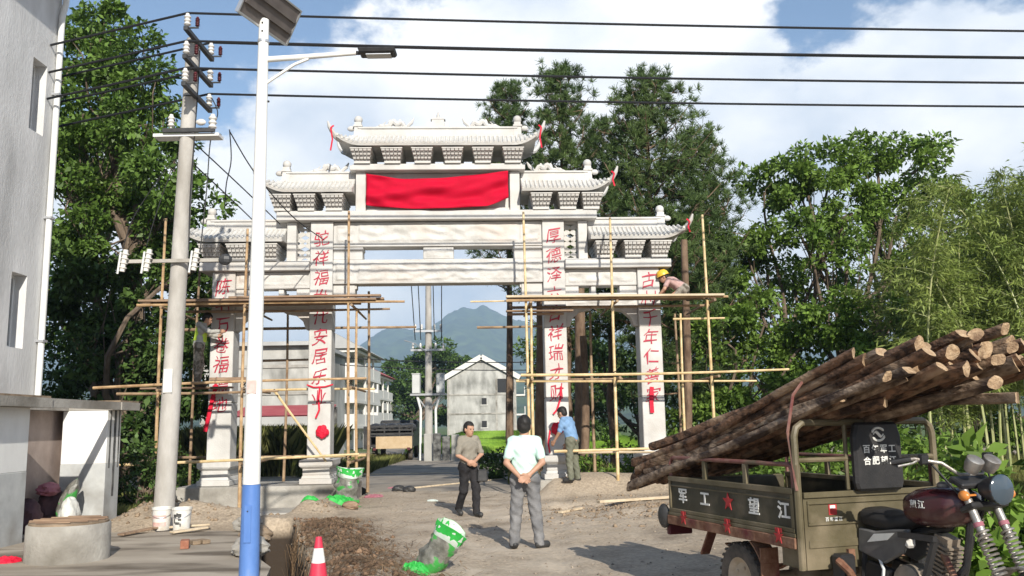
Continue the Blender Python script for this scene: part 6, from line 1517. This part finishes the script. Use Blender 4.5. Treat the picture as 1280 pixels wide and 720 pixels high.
    for s_ in 'lr': T_.cone(j['h'+s_], j['k'+s_], .094+g*.4, .070+g*.5, .04); T_.cone(j['k'+s_], j['a'+s_]-v3(0,0,.01), .072+g*.4, .060+g*.4, .03)
    waist = j['pelvis']+sp*.13; cuts = [(waist, sp)]
    foot = min(j['al'][2], j['ar'][2])
    for s_ in 'lr': pass
    link('trousers', T_.mesh('trousers', trousers, vox, cuts+[((0,0,foot-.045), (0,0,-1))], .008), t)
    if belt:
        mb = MB(); q = waist-sp*.03; mb.tube([tuple(q+side*.135*math.cos(a)+fw*.125*math.sin(a)) for a in np.linspace(0, 6.283, 25)], .017, 6, False); mb.build('belt', 'black_plastic', t, True)
    # shirt
    S_ = Field(); S_.cone(belly-side*.06, belly+side*.06, .116, .116, .06); S_.cone(j['chest']-side*.078, j['chest']+side*.078, .116, .116, .06); S_.cone(j['pelvis']+sp*.02, j['chest'], .118, .118, .06); S_.cone(j['hl']*.9+j['hr']*.1+sp*.03, j['hr']*.9+j['hl']*.1+sp*.03, .113, .113, .05)
    S_.cone(j['sl']+side*.03, j['sr']-side*.03, .074, .074, .05); S_.cone(j['neck']-sp*.05, j['neck']-sp*.005, .075, .066, .03)
    for s_ in 'lr':
        if long_sleeve: S_.cone(j['s'+s_], j['e'+s_], .064, .056, .03); S_.cone(j['e'+s_], j['e'+s_]+(j['w'+s_]-j['e'+s_])*.92, .055, .042, .02)
        else: S_.cone(j['s'+s_], j['s'+s_]+(j['e'+s_]-j['s'+s_])*sleeve, .058, .060, .03)
    hem = j['pelvis']+sp*(.10-.13*shirt_len); top = j['neck']+sp*.012
    link('shirt', S_.mesh('shirt', shirt, vox, [(hem, -sp), (top, sp)], .007), t)
    mb = MB(); mb.tube([tuple(j['neck']+sp*.0+side*.062*math.cos(a)+fw*(.064*math.sin(a))+sp*(-.012*math.sin(a))) for a in np.linspace(0, 6.283, 21)], .013, 6, False); mb.build('collar', shirt, t, True)
    if vest:
        Vf = Field(); Vf.cone(belly-side*.06, belly+side*.06, .124, .124, .06); Vf.cone(j['chest']-side*.08, j['chest']+side*.08, .124, .124, .06); Vf.cone(j['pelvis']+sp*.08, j['chest'], .126, .126, .06); Vf.cone(j['sl']+side*.05, j['sr']-side*.05, .080, .080, .04)
        link('vest', Vf.mesh('vest', vest, vox, [(j['pelvis']+sp*.08, -sp), (j['neck']-sp*.02, sp), (j['sr']-side*.01, side), (j['sl']+side*.01, -side)], .003), t)
    # shoes
    for s_ in 'lr':
        a = j['a'+s_]; q = j['t'+s_]; Fs = Field(); Fs.cone(a+v3(0,0,-.035), q+v3(0,0,.005), .046, .040, .03); Fs.cone(a-(q-a)*.25+v3(0,0,-.04), q+v3(0,0,-.012), .040, .034, .03); Fs.cone(a+v3(0,0,.02), a+v3(0,0,-.03), .046, .048, .02)
        bt = min(a[2], q[2])-.08 if abs(a[2]-q[2]) < .2 else min(a[2], q[2])-.05
        link('shoe', Fs.mesh('shoe', 'shoe', vox, [((0,0,bt), (0,0,-1))]), t)
    if helmet:
        mb = MB(); prof = [(q*HS,z*HS) for q,z in [(.135,.02),(.118,.03),(.116,.06),(.105,.105),(.075,.145),(.035,.162),(.001,.166)]]
        mb.lathe(prof, tuple(H), 20, 1.15, M=Mh.to_4x4() if False else Mh); mb.prism([(-.012,.15),(.012,.15),(.012,.172),(-.012,.172)], (-.09,.09), Matrix.Translation(Vector(H)) @ Mh.to_4x4()); o = mb.build('hard_hat', helmet, t, True)
    return t
def stand(**k):
    J = dict(pelvis=(0,0,.93), chest=(0,0,1.27), neck=(0,-.005,1.455), head=(0,.015,1.585), sl=(-.160,0,1.395), sr=(.160,0,1.395), el=(-.215,-.03,1.12), er=(.215,-.03,1.12), wl=(-.25,.05,.88), wr=(.25,.05,.88),
             hl=(-.085,0,.90), hr=(.085,0,.90), kl=(-.10,.015,.48), kr=(.10,.015,.48), al=(-.11,-.01,.09), ar=(.11,-.01,.09), tl=(-.13,.15,.045), tr=(.13,.15,.045)); J.update(k); return J
gw_ = lambda x, y: (x, y, float(height(np.array([x]), np.array([y]))[0]))
# man seen from behind, hands clasped behind his back
person('man seen from behind in mint polo shirt and grey jeans, hands clasped behind', gw_(.13,12.0), R(-3),
       stand(sl=(-.168,0,1.385), sr=(.168,0,1.385), el=(-.235,-.13,1.11), er=(.235,-.13,1.11), wl=(-.055,-.205,.93), wr=(.060,-.215,.955), kl=(-.125,.01,.48), kr=(.13,.01,.48), al=(-.155,-.02,.09), ar=(.175,-.01,.09), tl=(-.19,.13,.045), tr=(.27,.12,.045), head=(0,.02,1.59)),
       'shirt_white', 'jeans', shirt_len=1.0, sleeve=.72, scale=1.01, vox=.0075, hand_spec={'l':((.85,-.02,-.45),(0,-1,.1),(0,0,1),.5), 'r':((-.80,-.06,-.55),(0,-1,.1),(0,0,1),.35)})
# man walking towards the camera
person('man in a taupe shirt and black trousers walking towards us with hands folded', gw_(-.86,16.55), R(208),
       stand(pelvis=(0,0,.92), chest=(.0,.02,1.26), el=(-.245,.05,1.12), er=(.24,.05,1.11), wl=(-.03,.20,.99), wr=(.05,.215,.97), kl=(-.08,.15,.49), kr=(.085,-.03,.47), al=(-.07,.17,.09), ar=(.09,-.26,.14), tl=(-.085,.33,.05), tr=(.10,-.13,.05), head=(0,.045,1.58)),
       'shirt_grey', 'black_trousers', shirt_len=1.15, sleeve=.85, scale=.995, head_rot=(R(-6),0,R(14)), hand_spec={'l':((.8,.2,-.4),(0,-.9,.2),(0,0,1),.6), 'r':((-.8,.15,-.4),(0,-.9,.2),(0,0,1),.6)})
# man in blue beside the right inner column, seen from the side and behind
bp = at(714,612,19.75)
person('man in a light blue shirt and grey-green trousers bending to the right inner column', (bp.x+.05,19.75,gw_(bp.x,19.75)[2]), R(58),
       stand(chest=(0,.09,1.24), neck=(0,.17,1.40), head=(0,.245,1.50), sl=(-.175,.13,1.35), sr=(.175,.13,1.35), el=(-.215,.20,1.08), er=(.215,.19,1.07), wl=(-.17,.36,.88), wr=(.20,.26,.83), kl=(-.10,.03,.48), kr=(.10,.0,.48), ar=(.11,-.06,.09), tr=(.13,.10,.045)),
       'shirt_blue', 'green_trousers', shirt_len=1.25, sleeve=.85, scale=1.0, head_rot=(R(-22),0,0))
# workers on the scaffold
wpos = gw(-5.36,-.45,2.60)
person('worker in a hi-vis vest standing on the left scaffold under the platform', wpos, YAW+R(-75),
       stand(chest=(0,.05,1.25), neck=(0,.11,1.42), head=(0,.17,1.53), el=(-.25,.16,1.20), er=(.24,.20,1.22), wl=(-.14,.40,1.16), wr=(.16,.44,1.24), kl=(-.11,.05,.48), kr=(.10,-.02,.48)),
       'plaster', 'camo', shirt_len=1.1, scale=.99, head_rot=(R(-25),0,0), vest='hivis', long_sleeve=True, vox=.011)
wpos = gw(5.62,-.12,4.46)
person('worker in a yellow hard hat kneeling on the right scaffold platform', wpos, YAW+R(80),
       dict(pelvis=(0,-.16,.28), chest=(0,.10,.44), neck=(0,.22,.52), head=(0,.30,.575), sl=(-.175,.19,.47), sr=(.175,.19,.47), el=(-.24,.30,.25), er=(.24,.30,.25), wl=(-.17,.44,.10), wr=(.17,.44,.10), hl=(-.09,-.17,.27), hr=(.09,-.17,.27), kl=(-.13,.14,.075), kr=(.13,.14,.075), al=(-.12,-.26,.075), ar=(.12,-.26,.075), tl=(-.12,-.36,.05), tr=(.12,-.36,.05)),
       'work_pink', 'camo', hair=True, head_rot=(R(-20),0,0), helmet='helmet_yellow', vox=.011)

bg_ = thing('shoulder_bag','dark bag hanging at the hip of the walking man in taupe','bag',(-.60,16.42,.62))
mb = MB(); mb.taper(-.10,.10,-.05,.05,.0,.22,-.015,-.01); mb.build('pouch','tarp',bg_,bevel=.02)
mb = MB(); mb.tube([(-.07,0,.20),(-.10,.03,.36),(-.13,.05,.44)],.010,5); mb.build('strap','tarp',bg_,True)
# ================================================================== SMALL THINGS ON THE GROUND
def gzz(x, y): return float(height(np.array([x]), np.array([y]))[0])
# traffic cone
cp = gnd(405, 728); cn = thing('traffic_cone','red and white traffic cone at the trench edge in the foreground','traffic cone',(-1.84,8.45,gzz(-1.84,8.45)-.02))
H_ = .68; rad = lambda z: .135-.108*z/H_
for a,b2,m in ((.03,.16,'cone_red'),(.16,.32,'cone_white'),(.32,.45,'cone_red'),(.45,.58,'cone_white'),(.58,H_,'cone_red')):
    mb = MB(); mb.lathe([(rad(a),a),(rad(b2)+(.001 if m=='cone_red' else 0),b2)]+([(.018,H_),(.018,H_-.05)] if b2 == H_ else []),(0,0,0),24); mb.build('band',m,cn,True)
MB().box(-.19,.19,-.19,.19,0,.035).build('base','black_plastic',cn,bevel=.015)
# concrete well ring
w = thing('well_ring','round weathered concrete well ring with a cover in the left foreground','well',(-5.68,11.5,.05))
mb = MB(); mb.lathe([(.0,-.02),(.49,-.02),(.495,.2),(.49,.44),(.478,.455),(.42,.455),(.41,.40)],(0,0,0),40); mb.build('ring','concrete',w,True)
mb = MB(); mb.lathe([(.465,.455),(.465,.475),(.44,.485),(.001,.49)],(0,0,0),32); mb.build('cover','soil',w,True)
for i,a in enumerate(np.linspace(-.4,.4,7)): MB().beam((-math.sqrt(.205-a*a),a,.50),(math.sqrt(.205-a*a),a,.50),.03,.012).build('reed','board',w)
# buckets
def bucket(label, x, y, m2, seed):
    b = thing('paint_bucket',label,'bucket',(x,y,.06),seed); h = .36
    mb = MB(); mb.lathe([(.001,.002),(.125,.0),(.15,h),(.158,h),(.158,h-.035),(.15,h-.035)],(0,0,0),24); mb.lathe([(.147,h),(.122,.02),(.001,.02)],(0,0,0),24); mb.build('body','plastic_white',b,True)
    mb = MB(); a0 = -2.6-seed; n = 10; rr = lambda z: .125+.025*z/h+.0025
    if m2 == 'plastic_pink':
        for z0,z1 in ((.07,.13),(.19,.24)):
            for i in range(n): mb.poly([(rr(z)*math.cos(a0+(i+d)*.19),rr(z)*math.sin(a0+(i+d)*.19),z) for d,z in ((0,z0),(1,z0),(1,z1),(0,z1))])
    else:
        for (i0,i1,z0,z1) in ((2,4,.20,.26),(5,7,.16,.27),(3,6,.10,.14),(2,3,.12,.19),(6,7,.07,.12),(4,5,.22,.28)):
            for i in range(i0,i1): mb.poly([(rr(z)*math.cos(a0+(i+d)*.19),rr(z)*math.sin(a0+(i+d)*.19),z) for d,z in ((0,z0),(1,z0),(1,z1),(0,z1))])
    mb.build('label_print',m2,b)
    mb = MB(); mb.tube([(.157*math.cos(t),.157*math.sin(t),h-.06-.10*abs(math.sin(t))) for t in np.linspace(3.3,6.1,12)],.004,5); mb.build('handle','alu',b,True)
bucket('white plastic bucket with faded pink print, left of the pair','0' and -5.72,14.6,'plastic_pink',.2); bucket('white plastic bucket with black print, right of the pair',-5.36,14.5,'blackstain',.0)
# clear green-banded bags
def bag(label, loc, tilt, h=.78, r=.20, seed=0, az=0.0, flat=.75):
    b = thing('plastic_bag',label,'bag',loc); rg = random.Random(seed); M_ = Matrix.Rotation(az,4,'Z') @ Matrix.Rotation(tilt,4,'Y'); n = 26
    def ring(z, q, extra=0.0):
        return [M_ @ Vector((q*math.cos(t)*(1+.10*math.sin(3*t+z*9+seed)+.07*math.sin(7*t+z*23)+.05*math.sin(11*t-z*31+seed))+extra, q*flat*math.sin(t)*(1+.07*math.sin(2*t-z*7+seed)), z+.02*math.sin(2*t+seed)*(z/h))) for t in np.linspace(0,2*math.pi,n,endpoint=False)]
    def skin(zs, qs, name, m, par):
        mb = MB(); k = len(zs)
        for z,q in zip(zs,qs): mb.v += [tuple(p) for p in ring(z,q)]
        for i in range(k-1):
            for j_ in range(n): mb.f.append((i*n+j_,i*n+(j_+1)%n,(i+1)*n+(j_+1)%n,(i+1)*n+j_)); mb.m.append(0)
        return mb.build(name,m,par,True)
    zs = np.linspace(0,h*.78,9); skin(zs,[r*.55]+[r*(.92+.1*math.sin(i*1.7+seed)) for i in range(8)],'body','bag_film',b)
    skin(np.linspace(h*.78,h,4),[r*.98,r*1.04,r*1.08,r*1.14],'green_band','bag_green',b); skin(np.linspace(h*.999,h*.62,4),[r*1.12,r*1.04,r*.98,r*.5],'inner','bag_inner',b)
    return b
bag('clear bag with a green rim standing at the foot of the left scaffold',(-3.62,19.2,gzz(-3.62,19.2)),.10,.78,.26,1,0)
bag('clear bag with a green rim leaning over in the foreground',(-1.05,10.3,gzz(-1.05,10.3)-.02),.62,.62,.17,4,-.25)
def crumple(label, c, r, m, seed, name='plastic_sheet', cat='sheet', hgt=.5):
    rg = np.random.default_rng(seed); n = 16; mb = MB(); X_ = np.linspace(-1,1,n); vs = []
    for i in range(n):
        for j_ in range(n):
            x,y = X_[i],X_[j_]; q = max(0,1-x*x-y*y); z = hgt*r*(q**.5*.5+.5*rg.random()*q**.3); xx = c[0]+x*r*(1+.2*rg.normal()*.4); yy = c[1]+y*r; vs.append((xx,yy,max(gzz(xx,yy),c[2])+z+.004))
    mb.add(vs,[(i*n+j_,(i+1)*n+j_,(i+1)*n+j_+1,i*n+j_+1) for i in range(n-1) for j_ in range(n-1)]); return tag(mb.build(name,m),label,cat)
q = gnd(424,636); crumple('crumpled heap of green plastic wrap on the road near the left columns',(q.x,q.y,-.05),.36,'bag_green',3,hgt=.7)
q = gnd(387,642); crumple('small scrap of green plastic left of the crumpled heap',(q.x,q.y,-.05),.16,'bag_green',5,hgt=.5)
q = gnd(522,720); crumple('green plastic scrap below the leaning bag',(q.x-.02,q.y,-.05),.14,'bag_green',6,hgt=.9)
q = gnd(541,627); crumple('small white scrap of paper lying on the road',(q.x,q.y,-.02),.12,'bag_inner',7,hgt=.25)
q = gnd(8,708); crumple('red scrap of wrapping on the left pavement',(q.x,q.y,.05),.16,'red_ribbon',8,hgt=.5)
for i,(px,py,lab) in enumerate(((467,622,'reddish scrap of netting lying beyond the standing bag'),(492,612,'second reddish scrap beside the thin bamboo on the road'))):
    q = gnd(px,py); crumple(lab,(q.x,q.y,-.02),.22,'sack_pink',11+i,hgt=.3)
# bamboo poles and boards lying on the ground
def lying(label, a, b2, r=.035, m='bamboo', name='bamboo_pole', cat='pole'):
    a = Vector((a.x,a.y,gzz(a.x,a.y)+r)); b2 = Vector((b2.x,b2.y,gzz(b2.x,b2.y)+r)); mb = MB(); pole_geo(mb,a,b2,r); return tag(mb.build(name,m,smooth=True),label,cat)
lying('long pale bamboo pole lying right across the road before the gate',gnd(452,595.5),gnd(645,590.5),.045,'pale_board')
lying('shorter bamboo pole lying aslant on the road behind the walking man',gnd(514,613),gnd(628,601),.035,'pale_board')
def boards(label, a, b2, w, t_, z, m='pale_board'):
    mb = MB(); mb.beam((a.x,a.y,z),(b2.x,b2.y,z+.02),w,t_); return tag(mb.build('timber_board',m,bevel=.005),label,'board')
boards('long pale board laid over the pit edge on the right',gnd(712,622),gnd(862,612),.16,.05,.07)
boards('second pale board lying in front of the pit on the right',gnd(748,635),gnd(868,628),.14,.05,.12)
boards('short pale board end nearest the man in blue',gnd(700,646),gnd(726,642),.10,.04,.08)
boards('dark board bridging the pit beside the footing',gnd(716,616),gnd(800,613),.22,.05,.14,'board')
boards('thin board leaning on the soil by the buckets',gnd(186,668),gnd(262,664),.10,.03,.09)
boards('split board on the pavement left of the buckets',gnd(150,676),gnd(196,668),.12,.03,.09,'board')
boards('flat board lying in front of the right bucket',gnd(214,673),gnd(258,668),.13,.03,.09,'pale_board')
rg = random.Random(5)
for i,(px,py,lab) in enumerate(((231,685,'brick lying nearest the camera on the left pavement'),(243,680,'brick lying on its side behind the nearest brick'),(254,679,'rightmost of the three loose bricks on the pavement'))):
    q = gnd(px,py,.06); mb = MB(); mb.box(-.11,.11,-.055,.055,0,.055 if i else .11); o = mb.build('loose_brick','soil' if i else 'brick',bevel=.006); o.location = (q.x,q.y,.058); o.rotation_euler = (0,0,rg.uniform(0,3)); tag(o,lab,'brick','loose bricks by the buckets')
for i,(px,py,lab) in enumerate(((390,622,'dark clod of rubbish lying left of the standing bag'),(498,615,'dark clod at the end of the thin bamboo pole'),(438,640,'dark scrap beside the green plastic heap'),(512,616,'dark lump at the left tip of the aslant bamboo pole'))):
    q = gnd(px,py); o = sack('rubble_lump',lab,'lump',(q.x,q.y,gzz(q.x,q.y)-.02),(.16,.12,.08),'tarp' if i != 2 else 'board',20+i)
# lumps of concrete by the trench corner
for i,(px,py,lab,m) in enumerate(((322,668,'broken concrete lump at the trench corner by the lamp post','concrete'),(332,684,'brown earth lump beside the trench by the lamp post','soil'),(326,700,'grey concrete lump under the lamp post at the trench','concrete'))):
    q = gnd(px,py); sack('concrete_lump',lab,'lump',(q.x-.15,q.y,.03),(.22,.18,.13),m,30+i)
COL.objects.unlink(_fo); bpy.data.objects.remove(_fo)
